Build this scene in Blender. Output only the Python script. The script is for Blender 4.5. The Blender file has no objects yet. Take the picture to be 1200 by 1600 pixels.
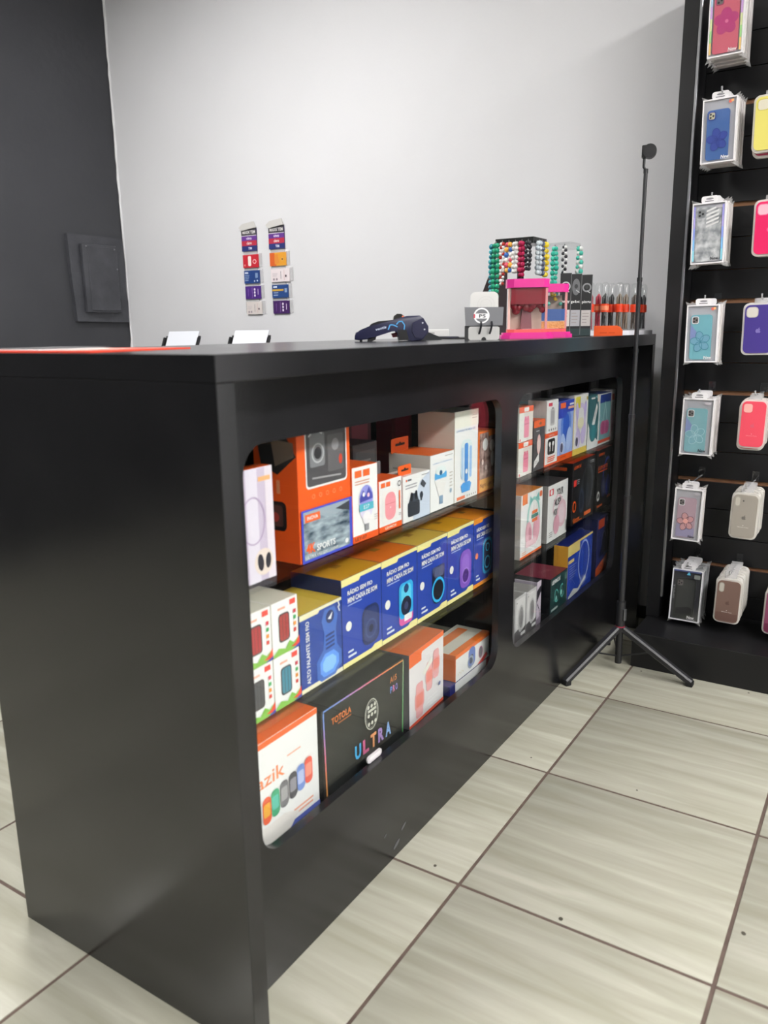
import bpy, bmesh, math, random
from mathutils import Matrix, Vector
R = math.radians
random.seed(11)
S = bpy.context.scene
COL = S.collection

# ------------------------------------------------------------------ camera
cam_data = bpy.data.cameras.new('camera')
cam = bpy.data.objects.new('camera', cam_data); COL.objects.link(cam)
cam_data.sensor_fit = 'VERTICAL'; cam_data.sensor_height = 36.0
cam_data.lens = 1240.0 / 1600.0 * 36.0
cam_data.clip_start = 0.02
_fw = Vector((0.81964503, 0.52720384, -0.22413867))
_rt = Vector((0.53831092, -0.84263871, -0.01346705))
_up = Vector((0.1959678, 0.10961809, 0.97446421))
cam.matrix_world = Matrix(((_rt.x, _up.x, -_fw.x, -0.75418), (_rt.y, _up.y, -_fw.y, -0.73962),
                           (_rt.z, _up.z, -_fw.z, 1.12833), (0, 0, 0, 1)))
cam_data.dof.use_dof = True
cam_data.dof.focus_distance = 2.4
cam_data.dof.aperture_fstop = 4.2
S.camera = cam

# ------------------------------------------------------------------ world, exposure
world = bpy.data.worlds.new('world'); S.world = world; world.use_nodes = True
_bg = world.node_tree.nodes['Background']
_bg.inputs[0].default_value = (0.92, 0.96, 1.0, 1); _bg.inputs[1].default_value = 0.10
S.view_settings.view_transform = 'Standard'; S.view_settings.look = 'None'
S.view_settings.exposure = 0.34; S.view_settings.gamma = 1.0
S.view_settings.use_curve_mapping = False
LAMP = 52.0          # radiance of the ceiling LED panels
S.cycles.max_bounces = 10; S.cycles.transparent_max_bounces = 24
S.cycles.sample_clamp_indirect = 6.0

# ------------------------------------------------------------------ materials
def lin(h):
    h = h.lstrip('#')
    o = []
    for i in (0, 2, 4):
        c = int(h[i:i+2], 16) / 255.0
        o.append(c / 12.92 if c <= 0.04045 else ((c + 0.055) / 1.055) ** 2.4)
    return (o[0], o[1], o[2], 1.0)

_mc = {}
GAIN = 1.0
def M(hexc, rough=0.45, metal=0.0, spec=0.5, coat=0.0):
    key = (hexc, rough, metal, spec, coat, GAIN)
    if key in _mc: return _mc[key]
    m = bpy.data.materials.new('paint_' + hexc.strip('#')); m.use_nodes = True
    b = m.node_tree.nodes['Principled BSDF']
    b.inputs['Base Color'].default_value = tuple(min(v*GAIN, 0.82) for v in lin(hexc)[:3]) + (1.0,)
    b.inputs['Roughness'].default_value = rough
    b.inputs['Metallic'].default_value = metal
    b.inputs['Specular IOR Level'].default_value = spec
    b.inputs['Coat Weight'].default_value = coat
    b.inputs['Coat Roughness'].default_value = 0.08
    _mc[key] = m
    return m

def nodes(name):
    m = bpy.data.materials.new(name); m.use_nodes = True
    nt = m.node_tree
    return m, nt, nt.nodes['Principled BSDF']

def noise_mat(name, c1, c2, scale, r1, r2, bump=0.0, bscale=40.0, stretch=(1, 1, 1), detail=4, spec=0.5):
    m, nt, b = nodes(name)
    tc = nt.nodes.new('ShaderNodeTexCoord'); mp = nt.nodes.new('ShaderNodeMapping')
    mp.inputs['Scale'].default_value = stretch
    nt.links.new(tc.outputs['Object'], mp.inputs[0])
    n = nt.nodes.new('ShaderNodeTexNoise'); n.inputs['Scale'].default_value = scale; n.inputs['Detail'].default_value = detail
    nt.links.new(mp.outputs[0], n.inputs['Vector'])
    cr = nt.nodes.new('ShaderNodeValToRGB')
    cr.color_ramp.elements[0].position = 0.32; cr.color_ramp.elements[1].position = 0.68
    cr.color_ramp.elements[0].color = lin(c1); cr.color_ramp.elements[1].color = lin(c2)
    nt.links.new(n.outputs['Fac'], cr.inputs[0]); nt.links.new(cr.outputs[0], b.inputs['Base Color'])
    mr = nt.nodes.new('ShaderNodeMapRange'); mr.inputs['To Min'].default_value = r1; mr.inputs['To Max'].default_value = r2
    nt.links.new(n.outputs['Fac'], mr.inputs[0]); nt.links.new(mr.outputs[0], b.inputs['Roughness'])
    b.inputs['Specular IOR Level'].default_value = spec
    if bump:
        n2 = nt.nodes.new('ShaderNodeTexNoise'); n2.inputs['Scale'].default_value = bscale; n2.inputs['Detail'].default_value = 3
        nt.links.new(tc.outputs['Object'], n2.inputs['Vector'])
        bp = nt.nodes.new('ShaderNodeBump'); bp.inputs['Strength'].default_value = bump; bp.inputs['Distance'].default_value = 0.004
        nt.links.new(n2.outputs['Fac'], bp.inputs['Height']); nt.links.new(bp.outputs[0], b.inputs['Normal'])
    return m

def clear_mat(name, tint=(1, 1, 1), base=0.05, edge=0.75, rough=0.02, haze=0.0, hazecol=(0.8, 0.8, 0.8)):
    """thin clear sheet: sees through, mirrors more at grazing angles, optional milky haze"""
    m = bpy.data.materials.new(name); m.use_nodes = True
    nt = m.node_tree; nt.nodes.clear()
    out = nt.nodes.new('ShaderNodeOutputMaterial')
    tr = nt.nodes.new('ShaderNodeBsdfTransparent'); tr.inputs[0].default_value = (*tint, 1)
    gl = nt.nodes.new('ShaderNodeBsdfGlossy'); gl.inputs['Roughness'].default_value = rough
    lw = nt.nodes.new('ShaderNodeLayerWeight'); lw.inputs[0].default_value = 0.5
    mr = nt.nodes.new('ShaderNodeMapRange'); mr.inputs['To Min'].default_value = base; mr.inputs['To Max'].default_value = edge
    pw = nt.nodes.new('ShaderNodeMath'); pw.operation = 'POWER'; pw.inputs[1].default_value = 5.0
    nt.links.new(lw.outputs['Facing'], pw.inputs[0]); nt.links.new(pw.outputs[0], mr.inputs[0])
    mx = nt.nodes.new('ShaderNodeMixShader')
    nt.links.new(mr.outputs[0], mx.inputs[0])
    src = tr.outputs[0]
    if haze > 0:
        df = nt.nodes.new('ShaderNodeBsdfDiffuse'); df.inputs[0].default_value = (*hazecol, 1)
        mh = nt.nodes.new('ShaderNodeMixShader'); mh.inputs[0].default_value = haze
        nt.links.new(tr.outputs[0], mh.inputs[1]); nt.links.new(df.outputs[0], mh.inputs[2]); src = mh.outputs[0]
    nt.links.new(src, mx.inputs[1]); nt.links.new(gl.outputs[0], mx.inputs[2])
    nt.links.new(mx.outputs[0], out.inputs[0])
    return m

LAM = noise_mat('black_laminate', '151517', '1a1a1c', 9, 0.17, 0.25, 0.02, 260, spec=0.6)
LAMS = noise_mat('black_slat_laminate', '131315', '18181a', 7, 0.36, 0.48, 0.03, 200, spec=0.4)
WHITE_WALL = noise_mat('white_wall_paint', 'cdcdd0', 'd2d2d5', 1.6, 0.55, 0.75, 0.35, 14)
DARK_WALL = noise_mat('charcoal_wall_paint', '303135', '35363a', 3.0, 0.5, 0.65, 0.35, 26)
DARK_PAINT = noise_mat('charcoal_gloss_paint', '333439', '414247', 12.0, 0.35, 0.5, 0.5, 60)
CEIL = noise_mat('ceiling_paint', 'dedede', 'e4e4e4', 2, 0.7, 0.8)
GROUT = noise_mat('brown_grout', '54453e', '66564d', 30, 0.8, 0.95)
MDF = noise_mat('brown_fibreboard', '8a6248', '9c7050', 25, 0.8, 0.9)
GLASS = clear_mat('counter_glass', (0.985, 0.995, 0.99), 0.035, 0.95, 0.01)
SHELFG = clear_mat('shelf_glass', (0.96, 0.98, 0.97), 0.035, 0.5, 0.02)
FILM = clear_mat('clear_film', (0.98, 0.98, 0.98), 0.06, 0.6, 0.06)
SLEEVE = clear_mat('plastic_sleeve', (0.95, 0.95, 0.96), 0.10, 0.5, 0.18, 0.30, (0.85, 0.84, 0.84))
ACRYL = clear_mat('clear_acrylic', (0.95, 0.96, 0.96), 0.07, 0.7, 0.03)
ACRYLP = clear_mat('pink_tinted_acrylic', (0.985, 0.95, 0.955), 0.03, 0.6, 0.03)
TRAYC = clear_mat('milky_tray_plastic', (0.98, 0.97, 0.95), 0.08, 0.35, 0.15, 0.72, (0.86, 0.83, 0.78))

def tile_mat():
    m, nt, b = nodes('streaked_porcelain')
    tc = nt.nodes.new('ShaderNodeTexCoord'); oi = nt.nodes.new('ShaderNodeObjectInfo')
    off = nt.nodes.new('ShaderNodeVectorMath'); off.operation = 'MULTIPLY_ADD'
    cx = nt.nodes.new('ShaderNodeCombineXYZ')
    for k in range(3): nt.links.new(oi.outputs['Random'], cx.inputs[k])
    off.inputs[1].default_value = (9.0, 17.0, 3.0)
    nt.links.new(cx.outputs[0], off.inputs[0]); nt.links.new(tc.outputs['Object'], off.inputs[2])
    rot = nt.nodes.new('ShaderNodeMapping'); rot.inputs['Rotation'].default_value = (0, 0, R(4)); rot.inputs['Scale'].default_value = (19.0, 1.7, 1.0)
    nt.links.new(off.outputs[0], rot.inputs[0])
    n = nt.nodes.new('ShaderNodeTexNoise'); n.inputs['Scale'].default_value = 1.35; n.inputs['Detail'].default_value = 5; n.inputs['Distortion'].default_value = 0.5
    nt.links.new(rot.outputs[0], n.inputs['Vector'])
    cr = nt.nodes.new('ShaderNodeValToRGB'); e = cr.color_ramp.elements
    e[0].position = 0.30; e[0].color = lin('9c9a8a'); e[1].position = 0.72; e[1].color = lin('b8b6a8')
    k = e.new(0.47); k.color = lin('a5a394'); k = e.new(0.58); k.color = lin('acaa9c')
    nt.links.new(n.outputs['Fac'], cr.inputs[0])
    nt.links.new(cr.outputs[0], b.inputs['Base Color'])
    b.inputs['Roughness'].default_value = 0.26; b.inputs['Specular IOR Level'].default_value = 0.45
    bp = nt.nodes.new('ShaderNodeBump'); bp.inputs['Strength'].default_value = 0.06; bp.inputs['Distance'].default_value = 0.002
    nt.links.new(n.outputs['Fac'], bp.inputs['Height']); nt.links.new(bp.outputs[0], b.inputs['Normal'])
    return m
TILE = tile_mat()
SEA = noise_mat('sea_photo_print', '2f4456', 'b4c3cc', 26, 0.3, 0.35, stretch=(1, 1, 3.4), detail=6)
BOKEH = noise_mat('brown_photo_print', '5b3a38', 'c7aaa2', 55, 0.35, 0.4, detail=2)
PEARL = noise_mat('pearly_case_print', '8f9499', 'e6e8ea', 48, 0.12, 0.2, detail=3)
SAND = noise_mat('orange_sand', 'c98a4e', 'e5b578', 300, 0.8, 0.9)

# ------------------------------------------------------------------ mesh helpers
class MB:
    def __init__(s): s.bm = bmesh.new(); s.mats = []
    def mi(s, m):
        if m not in s.mats: s.mats.append(m)
        return s.mats.index(m)
    def face(s, pts, m):
        f = s.bm.faces.new([s.bm.verts.new(p) for p in pts]); f.material_index = s.mi(m); return f
    def box(s, x0, x1, y0, y1, z0, z1, m, bev=0.0, seg=1, mats=None):
        v = [s.bm.verts.new(p) for p in ((x0,y0,z0),(x1,y0,z0),(x1,y1,z0),(x0,y1,z0),(x0,y0,z1),(x1,y0,z1),(x1,y1,z1),(x0,y1,z1))]
        i = s.mi(m); fs = []
        for nm, q in (('bottom',(3,2,1,0)),('top',(4,5,6,7)),('front',(0,1,5,4)),('right',(1,2,6,5)),('back',(2,3,7,6)),('left',(3,0,4,7))):
            f = s.bm.faces.new([v[k] for k in q]); f.material_index = s.mi(mats[nm]) if mats and nm in mats else i; fs.append(f)
        if bev > 0:
            es = list({e for f in fs for e in f.edges})
            bmesh.ops.bevel(s.bm, geom=es, offset=bev, segments=seg, profile=0.5, affect='EDGES')
        return v
    def prism(s, pts, ax, a, b, m, cap=None):
        """2D outline extruded along an axis: ax 'y' -> pts are (x,z); 'x' -> (y,z); 'z' -> (x,y)"""
        f3 = {'y': lambda p, t: (p[0], t, p[1]), 'x': lambda p, t: (t, p[0], p[1]), 'z': lambda p, t: (p[0], p[1], t)}[ax]
        A = [s.bm.verts.new(f3(p, a)) for p in pts]; B = [s.bm.verts.new(f3(p, b)) for p in pts]
        i = s.mi(m); ic = s.mi(cap) if cap else i; n = len(pts)
        f = s.bm.faces.new(A); f.material_index = ic
        f = s.bm.faces.new(B[::-1]); f.material_index = i
        for k in range(n):
            f = s.bm.faces.new((A[k], B[k], B[(k+1) % n], A[(k+1) % n])); f.material_index = i
    def ring(s, c, ax1, ax2, r, n): return [s.bm.verts.new(c + ax1 * (r * math.cos(2*math.pi*k/n)) + ax2 * (r * math.sin(2*math.pi*k/n))) for k in range(n)]
    def tube(s, path, rad, m, n=8, cap=True):
        P = [Vector(p) for p in path]; i = s.mi(m); rings = []
        rr = rad if isinstance(rad, (list, tuple)) else [rad] * len(P)
        up = None
        for k, p in enumerate(P):
            d = (P[min(k+1, len(P)-1)] - P[max(k-1, 0)])
            if d.length < 1e-9: d = Vector((0, 0, 1))
            d.normalize()
            if up is None:
                up = Vector((0, 0, 1)) if abs(d.z) < 0.9 else Vector((1, 0, 0))
            a = d.cross(up)
            if a.length < 1e-6: a = d.cross(Vector((0, 1, 0)))
            a.normalize(); b = d.cross(a); up = a.cross(d)
            rings.append(s.ring(p, a, b, rr[k], n))
        for k in range(len(P) - 1):
            for j in range(n):
                f = s.bm.faces.new((rings[k][j], rings[k][(j+1) % n], rings[k+1][(j+1) % n], rings[k+1][j])); f.material_index = i
        if cap:
            f = s.bm.faces.new(rings[0]); f.material_index = i
            f = s.bm.faces.new(rings[-1][::-1]); f.material_index = i
    def sphere(s, c, r, m, u=8, v=6, sc=(1, 1, 1)):
        t = bmesh.ops.create_uvsphere(s.bm, u_segments=u, v_segments=v, radius=r)
        i = s.mi(m)
        for vv in t['verts']:
            vv.co = Vector((vv.co.x*sc[0] + c[0], vv.co.y*sc[1] + c[1], vv.co.z*sc[2] + c[2]))
            for f in vv.link_faces: f.material_index = i
    def build(s, name, parent=None, smooth=False, loc=None, rot=None, fix=True):
        if fix: bmesh.ops.recalc_face_normals(s.bm, faces=s.bm.faces)
        me = bpy.data.meshes.new(name); s.bm.to_mesh(me); s.bm.free()
        for m in s.mats: me.materials.append(m)
        if smooth:
            me.polygons.foreach_set('use_smooth', [True] * len(me.polygons)); me.set_sharp_from_angle(angle=R(38))
        o = bpy.data.objects.new(name, me); COL.objects.link(o); o.parent = parent
        if loc: o.location = loc
        if rot: o.rotation_euler = rot
        return o

def tag(o, label, cat, group=None):
    o['label'] = label; o['category'] = cat
    if group: o['group'] = group
    return o
def thing(name, label, cat, loc=(0, 0, 0), rz=0.0, group=None, rx=0.0, ry=0.0):
    o = bpy.data.objects.new(name, None); COL.objects.link(o); o.empty_display_size = 0.05
    o.location = loc; o.rotation_euler = (rx, ry, rz)
    return tag(o, label, cat, group)
def struct(o): o['kind'] = 'structure'; return o
def copy_tree(o, parent=None):
    c = o.copy(); COL.objects.link(c); c.parent = parent
    for ch in list(o.children): copy_tree(ch, c)
    return c

def rr(u0, v0, u1, v1, r, n=4):
    r = min(r, (u1-u0)/2*0.999, (v1-v0)/2*0.999); P = []
    for cx, cy, a0 in ((u1-r, v0+r, -90), (u1-r, v1-r, 0), (u0+r, v1-r, 90), (u0+r, v0+r, 180)):
        for k in range(n+1):
            a = R(a0 + 90*k/n); P.append((cx + r*math.cos(a), cy + r*math.sin(a)))
    return P
def ellpts(uc, vc, a, b, rot=0, n=18, t0=0, t1=360):
    P = []; full = abs(t1 - t0) >= 360; cnt = n if full else n + 1
    for k in range(cnt):
        t = R(t0 + (t1-t0)*k/n); x, y = a*math.cos(t), b*math.sin(t)
        P.append((uc + x*math.cos(R(rot)) - y*math.sin(R(rot)), vc + x*math.sin(R(rot)) + y*math.cos(R(rot))))
    return P

_tc = {}
def glyphs(txt, bold=0.0):
    if (txt, bold) in _tc: return _tc[(txt, bold)]
    cu = bpy.data.curves.new('lettering', 'FONT'); cu.body = txt; cu.resolution_u = 2; cu.offset = bold
    o = bpy.data.objects.new('lettering', cu); COL.objects.link(o)
    dg = bpy.context.evaluated_depsgraph_get(); dg.update()
    me = bpy.data.meshes.new_from_object(o.evaluated_get(dg))
    V = [(v.co.x, v.co.y) for v in me.vertices]; F = [tuple(p.vertices) for p in me.polygons]
    bpy.data.objects.remove(o); bpy.data.curves.remove(cu); bpy.data.meshes.remove(me)
    x0 = min(v[0] for v in V); x1 = max(v[0] for v in V); y0 = min(v[1] for v in V); y1 = max(v[1] for v in V)
    V = [((x-x0)/(x1-x0), (y-y0)/(y1-y0)) for x, y in V]
    _tc[(txt, bold)] = (V, F, (x1-x0)/(y1-y0)); return _tc[(txt, bold)]

class Print:
    """flat printed artwork on a face; u,v are fractions of the face width and height"""
    def __init__(s, w, h, fmap, step=0.00012, base=0.0003):
        s.w, s.h, s.f, s.mb, s.k, s.step, s.base = w, h, fmap, MB(), 0, step, base
    def _z(s): s.k += 1; return s.base + s.k * s.step
    def _m(s, c): return c if not isinstance(c, str) else M(c, 0.4)
    def metric(s, P, c):
        z = s._z(); s.mb.face([s.f(a, b, z) for a, b in P], s._m(c))
    def poly(s, P, c): s.metric([(u*s.w, v*s.h) for u, v in P], c)
    def rect(s, u0, v0, u1, v1, c): s.poly([(u0, v0), (u1, v0), (u1, v1), (u0, v1)], c)
    def rrect(s, u0, v0, u1, v1, r, c): s.metric(rr(u0*s.w, v0*s.h, u1*s.w, v1*s.h, r*s.w), c)
    def ell(s, u, v, a, b, c, rot=0): s.metric(ellpts(u*s.w, v*s.h, a*s.w, b*s.w, rot), c)
    def ring(s, u, v, a, b, t, c, rot=0, t0=0, t1=360, n=20):
        O = ellpts(u*s.w, v*s.h, a*s.w, b*s.w, rot, n, t0, t1); I = ellpts(u*s.w, v*s.h, (a-t)*s.w, (b-t)*s.w, rot, n, t0, t1)
        z = s._z(); m = s._m(c); L = len(O); closed = abs(t1-t0) >= 360
        for k in range(L if closed else L-1):
            j = (k+1) % L
            s.mb.face([s.f(*O[k], z), s.f(*O[j], z), s.f(*I[j], z), s.f(*I[k], z)], m)
    def line(s, P, t, c):
        Q = [(u*s.w, v*s.h) for u, v in P]; z = s._z(); m = s._m(c); t = t*s.w/2
        for (a, b), (p, q) in zip(Q, Q[1:]):
            d = math.hypot(p-a, q-b) or 1; nx, ny = -(q-b)/d*t, (p-a)/d*t
            s.mb.face([s.f(a-nx, b-ny, z), s.f(p-nx, q-ny, z), s.f(p+nx, q+ny, z), s.f(a+nx, b+ny, z)], m)
    def bars(s, u, v, wid, n, c, gap=0.03, t=0.012, seed=0):
        rnd = random.Random(seed)
        for k in range(n):
            s.rect(u, v - k*gap, u + wid*(0.65 + 0.35*rnd.random()), v - k*gap + t, c)
    def text(s, txt, u, v, c, hgt=None, wid=None, align='c', rot=0, bold=0.0, shear=0.0):
        V, F, asp = glyphs(txt, bold)
        if hgt is None: W = wid*s.w; H = W/asp
        elif wid is None: H = hgt*s.h; W = H*asp
        else: W, H = wid*s.w, hgt*s.h
        ox = {'c': -0.5, 'l': 0.0, 'r': -1.0}[align]; z = s._z(); m = s.mb.mi(s._m(c)); cr, sr = math.cos(R(rot)), math.sin(R(rot))
        P = []
        for x, y in V:
            a, b = (x+ox)*W + shear*(y-0.5)*H, (y-0.5)*H
            P.append(s.mb.bm.verts.new(s.f(u*s.w + a*cr - b*sr, v*s.h + a*sr + b*cr, z)))
        for f in F:
            try:
                q = s.mb.bm.faces.new([P[k] for k in f]); q.material_index = m
            except ValueError: pass
    def done(s, name, parent):
        if s.k: return s.mb.build(name, parent, fix=False)
        s.mb.bm.free()

class Carton:
    def __init__(s, name, label, cat, loc, w, h, d, front='f2f0ee', side=None, top=None, rz=0.0, rx=0.0, group=None, bev=0.0008, rough=0.38):
        s.root = thing(name, label, cat, loc, rz, group, rx); s.w, s.h, s.d = w, h, d
        fm = front if not isinstance(front, str) else M(front, rough)
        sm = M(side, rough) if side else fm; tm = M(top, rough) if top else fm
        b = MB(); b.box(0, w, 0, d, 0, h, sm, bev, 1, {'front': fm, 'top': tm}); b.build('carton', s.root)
        s.f = Print(w, h, lambda a, b, z: (a, -z, b))
        s.l = Print(d, h, lambda a, b, z: (-z, d - a, b))
        s.t = Print(w, d, lambda a, b, z: (a, b, h + z))
    def tab(s, u0, u1, hh, col, y=None):
        y = s.d - 0.001 if y is None else y
        b = MB(); m = M(col, 0.4); w = s.w
        b.prism(rr(u0*w, s.h - 0.002, u1*w, s.h + hh, 0.004), 'y', y - 0.0006, y + 0.0006, m)
        o = b.build('hang_tab', s.root)
        p = Print(w, s.h, lambda a, c, z: (a, y - 0.0006 - z, c)); um = (u0+u1)/2; hw = (u1-u0)*0.28
        p.metric(rr((um-hw)*w, s.h + hh*0.42, (um+hw)*w, s.h + hh*0.60, 0.003), '2a2020')
        p.metric(ellpts(um*w, s.h + hh*0.58, 0.004, 0.004), '2a2020'); p.done('slot', o)
    def done(s):
        s.f.done('front_print', s.root); s.l.done('side_print', s.root); s.t.done('top_print', s.root); return s.root

# ================================================================== THE ROOM
WX, WY, CEILZ = 2.30, 2.886, 2.95
T = 0.5; GX, GY = 1.53356, -0.08442
b = MB(); b.box(-3.6, WX, -3.4, WY, -0.06, -0.0016, GROUT); floor = struct(b.build('floor'))
b = MB(); g = 0.0036; b.box(g, T-g, g, T-g, -0.012, 0, TILE, 0.0016, 2)
tile0 = b.build('tile', floor, True, loc=(0, 0, 0)); tme = tile0.data; bpy.data.objects.remove(tile0)
for i in range(-9, 2):
    for j in range(-7, 6):
        x0, y0 = GX + i*T, GY + j*T
        if x0 >= WX - 0.02 or y0 >= WY - 0.02: continue
        if x0 + T > WX or y0 + T > WY:
            bb = MB(); bb.box(g, min(T, WX - x0) - g, g, min(T, WY - y0) - g, -0.012, 0, TILE, 0.0016, 2); o = bb.build('tile', floor, True, loc=(x0, y0, 0))
        else:
            o = bpy.data.objects.new('tile', tme); COL.objects.link(o); o.parent = floor; o.location = (x0, y0, 0)
b = MB(); b.box(WX, WX + 0.12, -3.4, WY + 0.12, -0.06, CEILZ + 0.05, WHITE_WALL); struct(b.build('wall_far'))
b = MB(); b.box(-3.6, WX, WY, WY + 0.12, -0.06, CEILZ + 0.05, DARK_WALL); wl = struct(b.build('wall_left'))
b = MB(); b.box(-3.6, WX, -3.52, -3.4, -0.06, CEILZ + 0.05, WHITE_WALL); struct(b.build('wall_right'))
b = MB(); b.box(-3.6, WX + 0.12, -3.52, WY + 0.12, CEILZ, CEILZ + 0.1, CEIL); struct(b.build('ceiling'))
b = MB(); b.box(WX - 0.012, WX, -0.07, WY, 0, 0.05, M('151517', 0.5), 0.002); struct(b.build('baseboard_far'))
# ragged paint ridge where the charcoal wall meets the white one
b = MB(); rnd = random.Random(3); zz = 0.0; P = []
while zz < CEILZ:
    P.append((WX - 0.002, WY - 0.004 - 0.006*rnd.random(), zz)); zz += 0.03 + 0.05*rnd.random()
b.tube(P, [0.004 + 0.004*rnd.random() for _ in P], M('d8d8da', 0.6), 6); struct(b.build('trim_1', None, True))

# specks of dirt on the tiles
for x, y, r in ((0.558, -0.014, 0.0045), (0.548, -0.300, 0.0055), (0.693, -0.608, 0.0055), (1.080, -0.020, 0.0030), (1.071, -0.304, 0.0030), (1.786, -0.122, 0.0040), (1.794, -0.453, 0.0040)):
    b = MB(); b.face([(p[0], p[1], 0.0006) for p in ellpts(x, y, r, r*0.8, 20, 9)], M('4a463c', 0.8)); b.build('dirt_speck', floor, fix=False)

# ceiling LED panels, all unseen; aisle row extended and shifted to fill the box fronts
def panel(x, y, lab):
    t = thing('unseen_ceiling_light', lab, 'ceiling light', (x, y, CEILZ), 0, 'unseen square ceiling LED panels')
    b = MB(); s = 0.31
    for a in ((-s, s, -s, -s+0.02), (-s, s, s-0.02, s), (-s, -s+0.02, -s+0.02, s-0.02), (s-0.02, s, -s+0.02, s-0.02)):
        b.box(*a, -0.03, 0, M('f0f0f0', 0.4))
    b.build('unseen_panel_frame', t)
    m = bpy.data.materials.new('unseen_led_diffuser'); m.use_nodes = True; nt = m.node_tree; nt.nodes.clear()
    e = nt.nodes.new('ShaderNodeEmission'); e.inputs[0].default_value = (1.0, 0.985, 0.965, 1); e.inputs[1].default_value = LAMP
    o = nt.nodes.new('ShaderNodeOutputMaterial'); nt.links.new(e.outputs[0], o.inputs[0])
    b = MB(); b.box(-s+0.02, s-0.02, -s+0.02, s-0.02, -0.024, -0.012, m); b.build('unseen_panel_diffuser', t)
for x, y, lab in ((1.45, -2.45, 'unseen LED fill panel over the aisle by the slatwall'), (0.15, -2.45, 'unseen LED fill panel over the aisle facing the counter'), (-1.15, -2.45, 'unseen LED fill panel over the middle of the aisle'), (-2.45, -2.45, 'unseen LED fill panel over the aisle at the shop entrance'),
                  (0.75, 1.65, 'unseen square LED panel over the staff side near the white wall'), (-1.65, 1.65, 'unseen square LED panel over the staff side near the entrance')):
    panel(x, y, lab)

# painted-over breaker box on the charcoal wall
t = thing('breaker_panel', 'breaker panel painted over in charcoal on the dark wall', 'electrical panel', (1.935, WY, 1.19))
b = MB(); P = [(0.0, 0.0)] ; rnd = random.Random(5)
P = [(0.015, 0.0), (0.345, -0.004), (0.35, 0.10), (0.343, 0.18), (0.35, 0.30), (0.344, 0.43), (0.20, 0.434), (0.0, 0.432), (0.004, 0.22)]
b.prism(P, 'y', -0.022, 0.0, DARK_PAINT); b.build('back_plate', t)
b = MB(); b.box(0.065, 0.285, -0.045, -0.022, 0.045, 0.388, DARK_PAINT, 0.004, 2); dr = b.build('door', t, True)
b = MB(); b.box(0.092, 0.275, -0.050, -0.045, 0.055, 0.378, DARK_PAINT, 0.002, 1); b.build('cover', dr)
for x, z in ((0.085, 0.375), (0.262, 0.37), (0.27, 0.27)):
    b = MB(); b.sphere((x, -0.0505, z), 0.004, M('7a7b80', 0.4), 6, 4); b.build('screw', dr)

# ================================================================== DISPLAY COUNTER
L, H, TH, DEP, FY = 2.196, 1.10, 0.0345, 0.60, 0.0754
ctr = thing('display_counter', 'long black laminate sales counter with two glazed display windows', 'counter', (0, 0, 0))
b = MB(); b.box(0, L, 0, DEP, H - 0.0366, H, LAM, 0.0008, 1); b.build('counter_top', ctr)
for x0, x1 in ((0, TH), (L - TH, L)):
    b = MB(); b.box(x0, x1, 0, DEP, 0.0, H - 0.037, LAM, 0.0008, 1); b.build('side_panel', ctr)
def plate_with_holes(name, outer, holes, y0, y1, mat, parent):
    cu = bpy.data.curves.new(name, 'CURVE'); cu.dimensions = '2D'; cu.fill_mode = 'BOTH'; cu.extrude = (y1-y0)/2
    for P in [outer] + holes:
        sp = cu.splines.new('POLY'); sp.points.add(len(P)-1); sp.use_cyclic_u = True
        for q, p in zip(sp.points, P): q.co = (p[0], p[1], 0, 1)
    o = bpy.data.objects.new(name, cu); COL.objects.link(o)
    dg = bpy.context.evaluated_depsgraph_get(); dg.update()
    me = bpy.data.meshes.new_from_object(o.evaluated_get(dg)); bpy.data.objects.remove(o); bpy.data.curves.remove(cu)
    me.transform(Matrix.Translation((0, (y0+y1)/2, 0)) @ Matrix.Rotation(R(90), 4, 'X'))
    me.materials.clear(); me.materials.append(mat); me.name = name
    o = bpy.data.objects.new(name, me); COL.objects.link(o); o.parent = parent; return o
WZ0, WZ1 = 0.256, 0.960
WIN = ((0.122, 1.060), (1.157, 2.080))
plate_with_holes('front_panel', [(TH, 0.0), (L-TH, 0.0), (L-TH, H-0.037), (TH, H-0.037)],
                 [rr(a, WZ0, c, WZ1, 0.048, 8) for a, c in WIN], FY, FY + 0.018, LAM, ctr)
for a, c in WIN:
    b = MB(); b.box(a - 0.015, c + 0.02, FY + 0.0185, FY + 0.0225, WZ0 - 0.015, WZ1 + 0.015, GLASS); b.build('glass_pane', ctr)
b = MB(); b.box(TH, L - TH, 0.52, 0.535, 0.0, H - 0.037, LAM); b.build('back_panel', ctr)
b = MB(); b.box(1.132, 1.148, FY + 0.024, 0.52, 0.0, H - 0.037, LAM); b.build('partition', ctr)
SH = (0.720, 0.473, 0.225)
for (x0, x1) in ((TH + 0.001, 1.131), (1.149, L - TH - 0.001)):
    for z in SH[:2]:
        b = MB(); b.box(x0, x1, FY + 0.026, 0.47, z - 0.006, z - 0.0005, SHELFG); b.build('glass_shelf', ctr)
    b = MB(); b.box(x0, x1, FY + 0.026, 0.52, SH[2] - 0.018, SH[2] - 0.0005, LAM); b.build('bottom_shelf', ctr)
    for z in SH[:2]:
        for k in (0.18, 0.5, 0.82):
            b = MB(); xx = x0 + (x1-x0)*k; b.box(xx - 0.006, xx + 0.006, 0.44, 0.52, z - 0.022, z - 0.0065, M('9a9c9e', 0.3, 0.9)); b.build('bracket', ctr)
# two small rub marks on the kick area
for x, z, a in ((0.575, 0.055, 0.012), (0.545, 0.028, 0.015), (0.50, 0.075, 0.006)):
    b = MB(); b.face([(p[0], FY - 0.0004, p[1]) for p in ellpts(x, z, a, a*0.35, 25, 8)], M('4e4e50', 0.6)); b.build('rub_mark', ctr, fix=False)

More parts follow.
